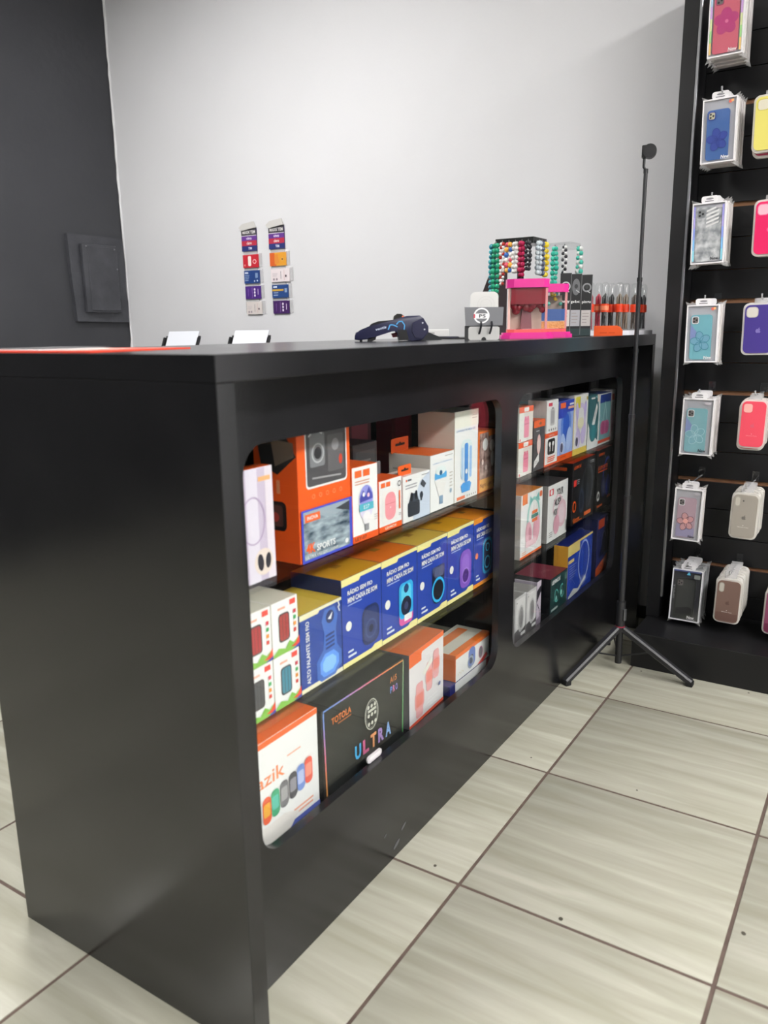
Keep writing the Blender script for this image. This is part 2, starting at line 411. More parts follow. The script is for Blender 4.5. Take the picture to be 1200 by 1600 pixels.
# ================================================================== BOXES IN THE LEFT WINDOW
YB = 0.122
GAIN = 1.12      # extra brightness put into the colours of all boxes in both windows
Z1, Z2, Z3 = SH
OR, WH, BL, YE = 'e8581c', 'efedeb', '1f3f9e', 'e0a63a'
G1 = 'boxes on the top shelf of the left window'
G2 = 'boxes on the middle shelf of the left window'
G3 = 'boxes on the bottom shelf of the left window'
def cart(name, label, x0, x1, z, h, d, front=WH, side=None, top=None, cat='box', y=YB, group=None, rz=0.0, rx=0.0):
    return Carton(name, label, cat, (x0, y, z), x1-x0, h, d, front, side, top, rz, rx, group)

c = cart('earphone_box', 'pale lilac earphone box with orange top at the left end of the top shelf', 0.105, 0.241, Z1, 0.192, 0.03, 'bfb2c6', 'cfc8d4', OR, group=G1)
c.f.rect(0.52, 0.0, 0.72, 1.0, 'd2cbd8'); c.f.rect(0.86, 0.0, 1.0, 1.0, 'd6ccd6'); c.f.rect(0.74, 0.88, 0.96, 0.92, 'f0a873')
c.f.ring(0.62, 0.55, 0.22, 0.30, 0.02, 'a996b4'); c.f.ell(0.78, 0.17, 0.17, 0.17, 'd8c9c0')
c.f.ell(0.72, 0.17, 0.055, 0.11, '2a2730', 6); c.f.ell(0.86, 0.17, 0.05, 0.10, '2a2730', -6); c.f.bars(0.3, 0.78, 0.2, 3, 'c2b4ca', 0.03, 0.01)
c.done()
c = cart('gadget_box', 'plain black box behind the pale lilac earphone box', 0.20, 0.30, Z1, 0.235, 0.10, '19191b', y=0.27, group=G1)
c.f.bars(0.2, 0.7, 0.5, 2, '3a3a3e'); c.done()

c = cart('action_camera_box', 'large orange sports camera box with clear upper window and sea picture', 0.309, 0.468, Z1, 0.243, 0.10, 'e2571b', 'df5218', 'd04a14', group=G1)
f = c.f
f.rrect(0.14, 0.545, 0.93, 1.0, 0.05, 'e9e3de'); f.rrect(0.16, 0.56, 0.91, 1.0, 0.045, '4b4a4d')
f.rrect(0.22, 0.70, 0.50, 0.95, 0.03, '77787c'); f.ring(0.37, 0.80, 0.115, 0.115, 0.02, 'a9aaad'); f.ell(0.37, 0.80, 0.07, 0.07, '2e2e32')
f.rrect(0.55, 0.64, 0.86, 0.92, 0.03, '5f5d60'); f.ell(0.70, 0.84, 0.07, 0.07, '858588'); f.ell(0.80, 0.72, 0.035, 0.06, 'b8402c'); f.line([(0.25, 0.62), (0.8, 0.60)], 0.02, '9a999b')
f.line([(0.20, 0.93), (0.32, 0.98), (0.45, 0.94)], 0.02, 'c9c9cc')
for k in range(5): f.ring(0.26 + k*0.13, 0.485, 0.026, 0.026, 0.005, 'f3a276')
f.rect(0.02, 0.0, 1.0, 0.40, '3d49b8'); f.rect(0.055, 0.02, 0.945, 0.385, SEA)
f.poly([(0.055, 0.30), (0.35, 0.33), (0.6, 0.29), (0.945, 0.34), (0.945, 0.385), (0.055, 0.385)], '93a0aa')
f.poly([(0.66, 0.345), (0.945, 0.375), (0.945, 0.30), (0.8, 0.32)], '3b4047')
f.rect(0.08, 0.305, 0.36, 0.365, 'e8622c'); f.text('INOVA', 0.22, 0.335, 'fbe9df', 0.028, 0.2, bold=0.02)
f.text('4K', 0.17, 0.105, 'ea5a20', 0.075, 0.17, bold=0.04); f.text('SPORTS', 0.46, 0.092, 'f4f4f4', 0.05, 0.36, bold=0.03)
f.text('ULTRA HD DV · 1080P', 0.38, 0.040, 'e8e8ea', 0.022, 0.62); f.ell(0.87, 0.06, 0.035, 0.03, 'f0f0f0')
l = c.l
l.poly([(0.08, 0.94), (0.72, 0.98), (0.98, 0.80), (0.55, 0.66), (0.18, 0.72)], '2c2b2c'); l.poly([(0.42, 0.92), (0.92, 0.90), (0.94, 0.80), (0.50, 0.72)], '8d7b6d')
l.rrect(0.05, 0.24, 0.72, 0.46, 0.10, '201c1e'); l.rrect(0.12, 0.27, 0.64, 0.43, 0.06, '54342f'); l.ell(0.46, 0.34, 0.09, 0.09, 'a33b36')
for k in range(3): l.rect(0.12 + k*0.2, 0.52, 0.2 + k*0.2, 0.62, 'd98860')
c.done()

c = cart('party_lamp_box', 'slim white and orange box with a coloured rotating bulb picture', 0.473, 0.558, Z1, 0.150, 0.075, 'f2efee', 'e06228', 'd9551c', group=G1, rz=R(-2))
f = c.f
f.rect(0.0, 0.0, 1.0, 0.09, 'd9541d'); f.text('LEY-07', 0.30, 0.045, '38201a', 0.05, 0.45, bold=0.02)
for k in range(2): f.rect(0.1 + 0.32*k, 0.86, 0.36 + 0.32*k, 0.95, 'e5632c')
f.bars(0.1, 0.80, 0.6, 2, 'c9927a', 0.035, 0.014)
f.ell(0.52, 0.50, 0.29, 0.43, 'cfc9e2'); f.ell(0.52, 0.57, 0.27, 0.30, '8d8fd0'); f.poly([(0.27, 0.58), (0.4, 0.68), (0.5, 0.6), (0.62, 0.71), (0.77, 0.60), (0.78, 0.54), (0.26, 0.52)], '454aa0')
f.ell(0.42, 0.62, 0.05, 0.05, 'e7e9f8'); f.ell(0.60, 0.60, 0.05, 0.05, 'f0b6c8'); f.rect(0.24, 0.40, 0.80, 0.50, '4fa6b8'); f.text('E27', 0.52, 0.45, 'e6f4f6', 0.05, 0.22)
f.ell(0.52, 0.30, 0.16, 0.16, 'dedbe6'); f.rect(0.44, 0.13, 0.60, 0.22, '8b8b90'); f.bars(0.82, 0.3, 0.14, 3, 'b8b0b0')
c.tab(0.25, 0.95, 0.030, 'a79fc0'); c.done()

c = cart('earbud_box', 'small white box picturing a pink earbud case, orange foot band', 0.567, 0.655, Z1, 0.108, 0.06, 'f1eeec', 'd9551c', 'd9551c', group=G1)
f = c.f
f.rect(0, 0, 1, 0.11, 'd9551c'); f.text('LEHMOX', 0.5, 0.055, 'f6d9c9', 0.05, 0.5, bold=0.02)
for k in range(2): f.rect(0.08 + 0.22*k, 0.86, 0.26 + 0.22*k, 0.95, 'e5632c')
f.rrect(0.12, 0.16, 0.80, 0.80, 0.08, 'e9dbd9'); f.rrect(0.24, 0.20, 0.72, 0.74, 0.20, 'e58f98'); f.line([(0.25, 0.52), (0.71, 0.52)], 0.015, 'c9727c'); f.ell(0.48, 0.44, 0.02, 0.02, 'f3d5d6')
f.ring(0.88, 0.86, 0.07, 0.07, 0.02, '39343a'); f.rect(0.86, 0.35, 0.92, 0.72, 'e06a3e'); f.bars(0.84, 0.26, 0.12, 2, '8d8585')
c.tab(0.05, 0.95, 0.028, '5d5d60', 0.05); c.done()
c = cart('gadget_box', 'small dark grey box standing behind the pink earbud box', 0.640, 0.735, Z1, 0.165, 0.07, '47484b', '3c3d40', '6b6c70', y=0.235, group=G1)
c.f.rect(0.1, 0.55, 0.9, 0.9, '5b5c60'); c.f.ring(0.5, 0.45, 0.14, 0.14, 0.03, '232427'); c.f.bars(0.15, 0.75, 0.6, 2, '8c8d90', 0.06, 0.03); c.done()
c = cart('gadget_box', 'dark maroon box imitating a glass reflection at the back beside the camera box', 0.56, 0.70, Z1, 0.215, 0.05, '4a1f24', '3a181c', y=0.38, group=G1)  # solid box standing in for a reddish reflection in the glass
c.f.rrect(0.2, 0.55, 0.6, 0.9, 0.06, '6a2b31'); c.done()

c = cart('earbud_box', 'white box with black wireless earbuds and an orange hanging tab', 0.661, 0.777, Z1, 0.102, 0.055, 'e3e2e4', 'cfcdcd', 'd5c9c2', group=G1)
f = c.f
f.poly([(0.35, 0.0), (1, 0.0), (1, 0.98), (0.62, 0.80), (0.45, 0.5)], 'bcc6d6'); f.ell(0.12, 0.90, 0.025, 0.025, 'd9551c'); f.rect(0.16, 0.88, 0.3, 0.92, '6b6b70')
f.bars(0.08, 0.78, 0.45, 2, '9a9aa0', 0.06, 0.025)
f.rrect(0.16, 0.10, 0.60, 0.42, 0.05, '2c313a'); f.poly([(0.20, 0.42), (0.56, 0.40), (0.50, 0.58), (0.28, 0.60)], '3a414c'); f.ell(0.30, 0.52, 0.05, 0.09, '15181d'); f.ell(0.46, 0.54, 0.05, 0.09, '15181d')
f.poly([(0.62, 0.74), (0.76, 0.64), (0.84, 0.72), (0.70, 0.84)], '3c4048'); f.ell(0.66, 0.50, 0.06, 0.07, '353a44'); f.rect(0.62, 0.38, 0.68, 0.5, '353a44')
f.bars(0.66, 0.93, 0.28, 1, '77777d')
c.tab(0.0, 0.46, 0.022, 'dd5a1e', 0.012); c.done()

c = cart('bulb_camera_box', 'white box with a lamp-shaped camera picture and orange top', 0.780, 0.894, Z1, 0.131, 0.11, 'ece9e3', 'b9b4ad', 'e0621f', group=G1)
f = c.f
f.text('CÂMERA DE SEGURANÇA', 0.5, 0.84, '5b8fbe', 0.035, 0.82); f.bars(0.6, 0.93, 0.35, 1, '9c9890')
f.ell(0.42, 0.60, 0.26, 0.18, '9cc4e0'); f.rect(0.18, 0.56, 0.66, 0.66, '4c9bd2'); f.ell(0.42, 0.70, 0.22, 0.09, 'd5e4ee'); f.ell(0.42, 0.66, 0.06, 0.05, '2d5f86')
f.poly([(0.16, 0.55), (0.68, 0.55), (0.52, 0.25), (0.34, 0.25)], 'dcdad8'); f.rect(0.36, 0.10, 0.50, 0.25, '7d97b0'); f.ell(0.84, 0.28, 0.05, 0.05, '8fa3b4'); f.bars(0.78, 0.6, 0.15, 5, 'b5b0a8', 0.06, 0.02)
for k in range(4): c.l.rect(0.1, 0.72 - 0.08*k, 0.85 - 0.1*(k % 2), 0.75 - 0.08*k, '97928c')
c.tab(-0.05, 0.62, 0.032, 'dd5a1e', 0.10); c.done()

c = cart('table_lamp_box', 'tallest cream white box with a blue bottle-shaped lamp', 0.897, 1.021, Z1, 0.217, 0.10, 'ece7df', 'c9c2b8', 'e5dfd6', group=G1)
f = c.f
f.rect(0, 0.82, 1, 1, 'ecddd2'); f.text('LÂMPADA DE MESA LED', 0.47, 0.79, '5a84b8', 0.028, 0.80); f.bars(0.72, 0.93, 0.24, 2, 'b3aba0', 0.03, 0.01)
f.rrect(0.24, 0.22, 0.74, 0.68, 0.18, 'cfdcec'); f.rrect(0.40, 0.20, 0.56, 0.64, 0.06, '4b86c8'); f.rrect(0.27, 0.24, 0.36, 0.60, 0.04, 'a9c3e4'); f.rrect(0.61, 0.24, 0.71, 0.60, 0.04, '8fb3de')
f.poly([(0.24, 0.17), (0.34, 0.20), (0.62, 0.20), (0.70, 0.17), (0.64, 0.09), (0.30, 0.09)], '4d94d4'); f.ell(0.48, 0.32, 0.05, 0.05, 'e2effb')
f.rect(0.08, 0.02, 0.42, 0.055, 'dd7a55')
for k in range(5): f.ell(0.52 + 0.09*k, 0.04, 0.02, 0.02, '8f8a84')
c.done()
c = cart('night_light_box', 'brown photo night light box with orange lid at the right end of the top shelf', 1.026, 1.118, Z1, 0.156, 0.075, 'd8621c', 'd26b22', 'e8761c', group=G1)
f = c.f
f.rect(0.05, 0.22, 0.97, 0.97, BOKEH); f.ell(0.40, 0.78, 0.17, 0.17, 'efe6e2'); f.ell(0.82, 0.74, 0.16, 0.16, 'e2d3cd'); f.ell(0.86, 0.52, 0.11, 0.22, 'e7d8d4'); f.ell(0.24, 0.50, 0.06, 0.08, 'dccbc6'); f.ell(0.46, 0.40, 0.07, 0.07, 'd6c3bd')
f.rect(0.05, 0.02, 0.97, 0.22, 'f0a45a'); f.text('Night Light S', 0.52, 0.11, '6a2c1a', 0.085, 0.86, bold=0.01)
f.poly([(0.55, 1.0), (0.62, 0.90), (1.0, 0.91), (1.0, 1.0)], 'e8761c')
c.done()
for k, (x, y, col, lab) in enumerate(((0.80, 0.36, '6f4a50', 'dusky pink case shape imitating a glass reflection above the bulb camera box'), (1.00, 0.36, '8b2336', 'crimson case shape imitating a glass reflection above the night light box'))):  # added boxes imitating phone cases reflected in the window glass
    c = cart('phone_case_box', lab, x, x + 0.10, Z1, 0.225, 0.05, col, y=y, group=G1); c.f.rrect(0.15, 0.1, 0.85, 0.9, 0.1, 'a05a66' if k == 0 else 'a33048'); c.done()  # these two are added boxes imitating reflections in the glass

# --- middle shelf: four small white power bank boxes, then blue speaker boxes
def powerbank(x0, x1, z, cells, lab, h=0.098):
    c = cart('power_bank_box', lab, x0, x1, z, h, 0.09, 'efedea', 'dcd9d4', 'c5c2b4', group='small white power bank boxes')  # greenish glass reflection is put into the top colour
    f = c.f; f.rrect(0.24, 0.22, 0.66, 0.76, 0.10, '4a4246'); f.rrect(0.28, 0.25, 0.62, 0.73, 0.08, cells)
    f.line([(0.39, 0.26), (0.39, 0.72)], 0.015, '3a3438'); f.line([(0.51, 0.26), (0.51, 0.72)], 0.015, '3a3438')
    f.rect(0.68, 0.86, 0.90, 0.96, 'd8473c'); f.rect(0.22, 0.84, 0.50, 0.88, 'e0a08a')
    for k, q in enumerate(('c9443c', 'd98b3a', '3f9a5a', 'c03a4a')): f.rect(0.80, 0.32 + 0.12*k, 0.90, 0.39 + 0.12*k, q)
    f.poly([(0.0, 0.0), (1, 0.0), (1, 0.20), (0.78, 0.12), (0.62, 0.20), (0.45, 0.08), (0.2, 0.14), (0.0, 0.05)], '7db04a'); f.poly([(0.66, 0.06), (1, 0.02), (1, 0.22), (0.84, 0.10)], 'd8432f'); f.poly([(0.72, 0), (1, 0), (1, 0.07)], '3b3f9a')
    c.done()
powerbank(0.150, 0.221, Z2 + 0.100, 'a8353a', 'white power bank box with red cells at the left end, upper of its pair')
powerbank(0.150, 0.221, Z2, '4b4b4e', 'white power bank box with dark cells at the left end, lower of its pair')
powerbank(0.2235, 0.2945, Z2 + 0.100, 'a03a38', 'white power bank box with red cells beside the blue octagonal speaker box')
powerbank(0.2235, 0.2945, Z2, '3f7f93', 'white power bank box with teal cells beside the blue octagonal speaker box')

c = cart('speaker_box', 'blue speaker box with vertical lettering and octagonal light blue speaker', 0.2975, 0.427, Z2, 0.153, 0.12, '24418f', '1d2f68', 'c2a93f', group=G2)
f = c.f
f.rect(0, 0, 1, 0.055, 'd9d3b6'); f.poly([(0, 0.93), (0.42, 0.93), (0.46, 0.96), (1, 0.96), (1, 1), (0, 1)], 'd9d3ae')
f.text('ALTO FALANTE SEM FIO', 0.17, 0.49, 'dfe4f4', 0.07, 0.95, rot=90, bold=0.02)
f.poly([(0.36, 0.08), (0.46, 0.02), (0.80, 0.02), (0.97, 0.12), (0.97, 0.30), (0.86, 0.42), (0.84, 0.62), (0.90, 0.80), (0.82, 0.93), (0.58, 0.93), (0.50, 0.80), (0.56, 0.62), (0.52, 0.42), (0.36, 0.30)], '3f66b4')
f.poly([(0.44, 0.13), (0.52, 0.06), (0.78, 0.06), (0.90, 0.15), (0.90, 0.27), (0.78, 0.36), (0.56, 0.36), (0.44, 0.27)], '5b8ede'); f.poly([(0.50, 0.16), (0.56, 0.11), (0.74, 0.11), (0.83, 0.17), (0.83, 0.25), (0.74, 0.31), (0.58, 0.31), (0.50, 0.25)], '7fb2f2')
for k in range(4): f.line([(0.58, 0.42 + 0.055*k), (0.80, 0.43 + 0.055*k)], 0.035, '22356e')
f.ell(0.70, 0.82, 0.10, 0.10, '1d2c60'); f.poly([(0.64, 0.80), (0.76, 0.87), (0.72, 0.78)], 'e6ecfa'); f.line([(0.90, 0.97), (0.94, 0.9), (0.90, 0.9), (0.94, 0.83)], 0.02, 'e8ecf8')
c.done()

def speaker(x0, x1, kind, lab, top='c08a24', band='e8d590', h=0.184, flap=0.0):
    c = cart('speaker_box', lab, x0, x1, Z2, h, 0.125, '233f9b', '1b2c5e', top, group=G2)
    f = c.f
    f.poly([(0, 0.92), (0.42, 0.92), (0.46, 0.955), (1, 0.955), (1, 1), (0, 1)], band)
    f.poly([(0, 0), (1, 0), (1, 0.085), (0.80, 0.085), (0.72, 0.055), (0, 0.055)], band)
    f.text('RÁDIO SEM FIO', 0.14, 0.835, 'f2f3f8', 0.062, 0.62, 'l', bold=0.03); f.text('MINI CAIXA DE SOM', 0.14, 0.745, 'f2f3f8', 0.060, 0.74, 'l', bold=0.03)
    f.bars(0.14, 0.685, 0.36, 1, '9fb0dd', 0.03, 0.012); f.ell(0.15, 0.46, 0.07, 0.07, 'f2ead8' if kind != 'far' else 'e87a52')
    f.bars(0.12, 0.155, 0.14, 1, 'c9d2ee', 0.05, 0.022); f.rect(0.12, 0.10, 0.32, 0.125, 'c9d2ee')
    if kind == 'dark':
        f.rrect(0.48, 0.12, 0.92, 0.58, 0.14, '1f2b56'); f.rrect(0.52, 0.15, 0.88, 0.55, 0.12, '2a3768'); f.ring(0.70, 0.30, 0.15, 0.15, 0.03, '3c4a78'); f.ell(0.70, 0.30, 0.06, 0.06, '161d3c')
    elif kind == 'cyan':
        f.rrect(0.46, 0.10, 0.86, 0.63, 0.09, 'd0509a'); f.rrect(0.46, 0.18, 0.86, 0.63, 0.09, '2a9fd6'); f.rrect(0.52, 0.30, 0.80, 0.60, 0.07, '57bfe6'); f.ell(0.66, 0.33, 0.15, 0.15, '151a33'); f.ell(0.66, 0.33, 0.06, 0.06, '3b4468'); f.rect(0.60, 0.14, 0.82, 0.22, 'e9e4ea'); f.ell(0.66, 0.55, 0.07, 0.07, '1b3d6a')
    elif kind == 'ring':
        f.rrect(0.48, 0.42, 0.90, 0.62, 0.04, '3a4468'); f.rrect(0.48, 0.12, 0.88, 0.60, 0.16, '141a33'); f.ring(0.68, 0.30, 0.22, 0.22, 0.045, '2fa8e6'); f.ell(0.68, 0.30, 0.15, 0.15, '10131f'); f.rrect(0.54, 0.47, 0.86, 0.60, 0.05, '4d5573')
    elif kind == 'purple':
        f.rrect(0.46, 0.11, 0.90, 0.64, 0.16, '7a52b4'); f.rrect(0.54, 0.17, 0.82, 0.58, 0.12, '8a63c2'); f.ell(0.68, 0.28, 0.12, 0.12, '4c2f7c'); f.ring(0.68, 0.28, 0.15, 0.15, 0.02, '9d7bd0')
    else:
        f.rrect(0.44, 0.13, 0.92, 0.66, 0.18, '2a9bd2'); f.rrect(0.50, 0.17, 0.86, 0.62, 0.15, '14234a'); f.ring(0.68, 0.30, 0.15, 0.15, 0.04, '38b4ea'); f.ring(0.68, 0.52, 0.10, 0.10, 0.03, '38b4ea')
    c.t.rect(0.42, 0.45, 0.58, 0.60, '8a6420'); c.done()
speaker(0.4285, 0.5705, 'dark', 'blue mini speaker box with a dark navy speaker and gold lid', 'b98a22')
speaker(0.5715, 0.7185, 'cyan', 'blue mini speaker box with a cyan and pink speaker, second of the row', 'cc6a1e')
speaker(0.7195, 0.8610, 'ring', 'blue mini speaker box with a black speaker and bright blue ring', 'c0a044')
speaker(0.8625, 1.0025, 'purple', 'blue mini speaker box with a purple speaker', 'c8921f')
speaker(1.0035, 1.1210, 'far', 'blue mini speaker box with orange bands and cyan twin speaker, right end', 'e08a24', 'ee8a2c')

# --- bottom shelf
c = cart('smartwatch_box', 'white smartwatch box with orange top edge at the bottom left', 0.130, 0.339, Z3, 0.206, 0.10, 'efedeb', 'dcd8d4', 'e8642a', group=G3)
f = c.f
f.rect(0, 0.945, 1, 1, 'e3622a'); f.text('azik', 0.34, 0.64, 'ec8455', 0.13, 0.36, bold=0.01); f.bars(0.56, 0.72, 0.2, 1, 'eaa58a', 0.03, 0.014)
f.rect(0.55, 0.0, 1.0, 0.06, '5460a8'); f.bars(0.62, 0.14, 0.3, 2, 'eba28c', 0.04, 0.02)
f.poly([(0.0, 0.0), (0.55, 0.0), (0.7, 0.12), (0.5, 0.20), (0.0, 0.20)], 'd9d4d0')
for x, q, s, in ((0.27, 'd65a38', 'f0a13a'), (0.38, '3f9a70', '58b4a0'), (0.50, '6b6a6e', '9c9a9c'), (0.62, '4b4a50', '8a8890'), (0.73, '6c86c4', 'a9b4d8'), (0.84, 'd85848', 'e98a78')):
    z0 = 0.22 + (x - 0.27)*0.18
    f.rrect(x - 0.055, z0, x + 0.055, z0 + 0.26, 0.05, q); f.rrect(x - 0.045, z0 + 0.07, x + 0.04, z0 + 0.20, 0.02, s)
c.done()

c = cart('tablet_box', 'wide black smartwatch box with rainbow border and ULTRA lettering', 0.352, 0.656, Z3, 0.190, 0.10, '212322', '191a1c', '2d2f2e', group=G3)
f = c.f
seg = 10
for k in range(seg):
    t = k/(seg-1); col = ['6d8fd0', '7d8fd0', '9a86c8', 'b983bd', 'd07fa8', 'd9788c', 'e07a72', 'e0835c', 'd98a52', 'd08c4c'][k]
    f.rect(0.02 + 0.96*k/seg, 0.975, 0.02 + 0.96*(k+1)/seg, 0.992, col); f.rect(0.015, 0.97 - 0.93*(k+1)/seg, 0.027, 0.97 - 0.93*k/seg, col)
    f.rect(0.973, 0.06 + 0.92*k/seg, 0.985, 0.06 + 0.92*(k+1)/seg, ['4f9a58', '55a05e', '5ca565', '62a86a', '68aa70', '6ea976', '78a87a', '7fa67c', '88a47c', '90a27a'][k])
f.text('TOTOLA', 0.20, 0.83, 'd9783a', 0.075, 0.22, bold=0.02); f.bars(0.16, 0.76, 0.16, 1, 'a5633c', 0.03, 0.015)
f.text('A15', 0.84, 0.84, 'c9783e', 0.07, 0.09, bold=0.02)
for k, (ch, col) in enumerate((('P', '5f86d0'), ('R', 'c06a9a'), ('O', '7f7ac8'))): f.text(ch, 0.81 + 0.035*k, 0.72, col, 0.08, 0.028, bold=0.03)
f.ring(0.55, 0.60, 0.085, 0.115, 0.008, 'b9b9ae'); f.ring(0.55, 0.60, 0.070, 0.10, 0.005, '8d8d85')
for k in range(3):
    for j in range(3): f.ell(0.51 + 0.04*j, 0.70 - 0.10*k, 0.014, 0.014, 'c9c9be')
f.rect(0.50, 0.64, 0.60, 0.67, 'c9c9be')
for k, (ch, col) in enumerate((('U', '3fa6dc'), ('L', 'c25a86'), ('T', 'd08a5a'), ('R', '9a7ab8'), ('A', '7fa6dc'))): f.text(ch, 0.37 + 0.095*k, 0.28, col, 0.17, 0.072, bold=0.04)
c.done()
pl = thing('glass_pull', 'small pale oval finger pull on the glass below the ULTRA lettering', 'pull', (0.488, FY + 0.0185, 0.265))
b = MB(); b.prism(rr(-0.026, -0.0075, 0.026, 0.0075, 0.007, 5), 'y', -0.004, 0.0, M('c4c0c2', 0.3)); b.build('grip', pl)
b = MB(); b.prism(rr(-0.020, -0.0035, 0.020, 0.0035, 0.0035, 4), 'y', -0.0048, -0.0040, M('d8d4d6', 0.3)); b.build('groove', pl)

c = cart('tablet_box', 'white kids smartwatch box with pink product pictures and orange lid', 0.681, 0.862, Z3, 0.184, 0.09, 'd9d6d8', '55565c', 'cf6a3a', group=G3, rz=R(3))
f = c.f
f.poly([(0, 0.90), (0.32, 0.88), (0.36, 0.93), (1, 0.93), (1, 1), (0, 1)], 'e8642c'); f.poly([(0, 0.82), (0.34, 0.82), (0.34, 0.9), (0, 0.9)], 'e8642c'); f.rect(0, 0, 1, 0.045, 'd0523a')
for x, y, s in ((0.28, 0.30, 0.24), (0.56, 0.52, 0.20), (0.76, 0.62, 0.20)):
    f.rrect(x - s*0.42, y - s*1.0, x + s*0.42, y + s*1.0, 0.05, 'e8a3a6'); f.rrect(x - s*0.55, y - s*0.5, x + s*0.55, y + s*0.5, 0.06, 'ef9a98'); f.rrect(x - s*0.40, y - s*0.36, x + s*0.40, y + s*0.36, 0.03, 'dc7f74')
f.poly([(0.40, 0.58), (0.66, 0.70), (0.62, 0.76), (0.36, 0.64)], 'ece0d6'); f.ring(0.5, 0.80, 0.10, 0.06, 0.012, 'e9e7e8'); f.bars(0.5, 0.20, 0.32, 3, 'f2f0f0', 0.05, 0.02); f.ell(0.86, 0.30, 0.03, 0.03, '5a6a9a')
c.done()
c = cart('flat_box', 'navy and white flat box lying under the white smartwatch box', 0.880, 1.112, Z3, 0.026, 0.10, 'e6e4e6', '262a66', '30336a', group=G3)
c.f.rect(0, 0, 0.12, 1, '23286a'); c.f.rect(0.9, 0, 1, 1, 'd8402f'); c.done()
c = cart('smartwatch_box', 'short white box with orange trim and blue watch at the bottom right', 0.910, 1.108, Z3 + 0.027, 0.072, 0.10, 'eeecea', 'd4641f', 'c8c4b8', group=G3)
f = c.f
f.rect(0, 0.86, 1, 1, 'e26a24'); f.rrect(0.36, 0.16, 0.56, 0.90, 0.08, '5c74b4'); f.rrect(0.39, 0.28, 0.50, 0.62, 0.04, '27304f'); f.ring(0.42, 0.36, 0.09, 0.09, 0.03, '8f98a8'); f.ell(0.72, 0.45, 0.055, 0.075, '6b6670'); f.ring(0.72, 0.45, 0.065, 0.085, 0.012, 'c07aa0'); f.poly([(0.62, 0.04), (0.9, 0.3), (0.94, 0.14), (0.8, 0.0)], 'd8433a')
for k in range(5): f.ell(0.06 + 0.035*k, 0.24 + 0.05*(k % 2), 0.010, 0.010, 'cfc7a8')
c.t.rect(0.0, 0.55, 0.9, 0.85, 'cf6a2c'); c.t.rect(0.0, 0.0, 1, 0.2, 'd8702c'); c.done()

# ================================================================== BOXES IN THE RIGHT WINDOW
H1 = 'boxes on the top shelf of the right window'
H2 = 'boxes on the middle shelf of the right window'
H3 = 'boxes on the bottom shelf of the right window'
def pinkbank(z, lab):
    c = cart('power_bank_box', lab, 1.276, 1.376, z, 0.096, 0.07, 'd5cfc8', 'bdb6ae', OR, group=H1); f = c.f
    f.rect(0, 0.84, 1, 1, 'e2562a'); f.rrect(0.34, 0.86, 0.68, 0.98, 0.03, 'f4e2dc'); f.poly([(0.0, 0), (0.55, 0), (0.3, 0.84), (0, 0.84)], 'e3ded8')
    f.rrect(0.34, 0.10, 0.70, 0.66, 0.06, 'e4849c'); f.rect(0.34, 0.48, 0.70, 0.52, 'c96a84'); f.rrect(0.38, 0.60, 0.50, 0.72, 0.03, 'd9748e'); f.rrect(0.55, 0.60, 0.66, 0.72, 0.03, 'd9748e'); f.ell(0.08, 0.06, 0.04, 0.04, 'd85a58'); c.done()
pinkbank(Z1 + 0.098, 'box with a pink gadget and orange header, upper of a stacked pair')
pinkbank(Z1, 'box with a pink gadget and orange header, lower of a stacked pair')
c = cart('trimmer_box', 'dark grey box with pale pink trimmer and orange header', 1.384, 1.470, Z1, 0.147, 0.06, '4c4b4e', '343437', OR, group=H1); f = c.f
f.rect(0, 0.86, 1, 1, 'e2602a'); f.ell(0.55, 0.93, 0.12, 0.05, '8a5238'); f.bars(0.2, 0.78, 0.3, 1, 'c9c9cc', 0.03, 0.02); f.ell(0.46, 0.52, 0.17, 0.34, 'e2b3b2'); f.ell(0.46, 0.50, 0.11, 0.24, 'efcac7'); f.poly([(0.05, 0.06), (0.5, 0.18), (0.48, 0.34), (0.08, 0.20)], 'f1efee'); f.bars(0.12, 0.18, 0.3, 2, 'a9a7a8', 0.03, 0.012); c.done()
c = cart('gadget_box', 'grey translucent package standing behind the trimmer box', 1.42, 1.52, Z1, 0.205, 0.04, '8f8b8c', y=0.24, group=H1); c.f.rrect(0.2, 0.5, 0.8, 0.9, 0.06, 'b3a5a6'); c.f.rrect(0.35, 0.56, 0.65, 0.84, 0.06, '9a7f82'); c.done()
c = cart('earbud_box', 'orange and white box with wireless earbuds in a black square', 1.474, 1.577, Z1, 0.098, 0.07, 'eeebe8', 'd9551c', OR, group=H1); f = c.f
f.rect(0, 0.87, 1, 1, 'e2562a'); f.rect(0, 0, 1, 0.06, 'e2562a'); f.text('LEHMOX', 0.5, 0.93, 'f7d6c8', 0.05, 0.4); f.rrect(0.20, 0.34, 0.78, 0.82, 0.08, '262628'); f.ell(0.36, 0.66, 0.08, 0.07, 'eceaea'); f.rect(0.36, 0.44, 0.42, 0.66, 'eceaea'); f.ell(0.62, 0.66, 0.08, 0.07, 'eceaea'); f.rect(0.57, 0.42, 0.63, 0.66, 'dcdada'); f.bars(0.2, 0.24, 0.62, 3, 'd9694a', 0.06, 0.035); c.done()
c = cart('power_bank_box', 'white box with a grey power bank on top of the black square earbud box', 1.482, 1.574, Z1 + 0.0985, 0.098, 0.06, 'eceaea', 'c9c6c6', 'd9d6d6', group=H1); f = c.f
f.rect(0.14, 0.82, 0.46, 0.92, 'd43a55'); f.rrect(0.30, 0.22, 0.70, 0.74, 0.08, 'b9b7b8'); f.rrect(0.35, 0.28, 0.65, 0.68, 0.06, '9d9b9d'); f.rect(0.42, 0.72, 0.58, 0.78, '8f8d90')
for k in range(4): f.ell(0.22 + 0.19*k, 0.10, 0.04, 0.04, '6e6c70')
c.done()
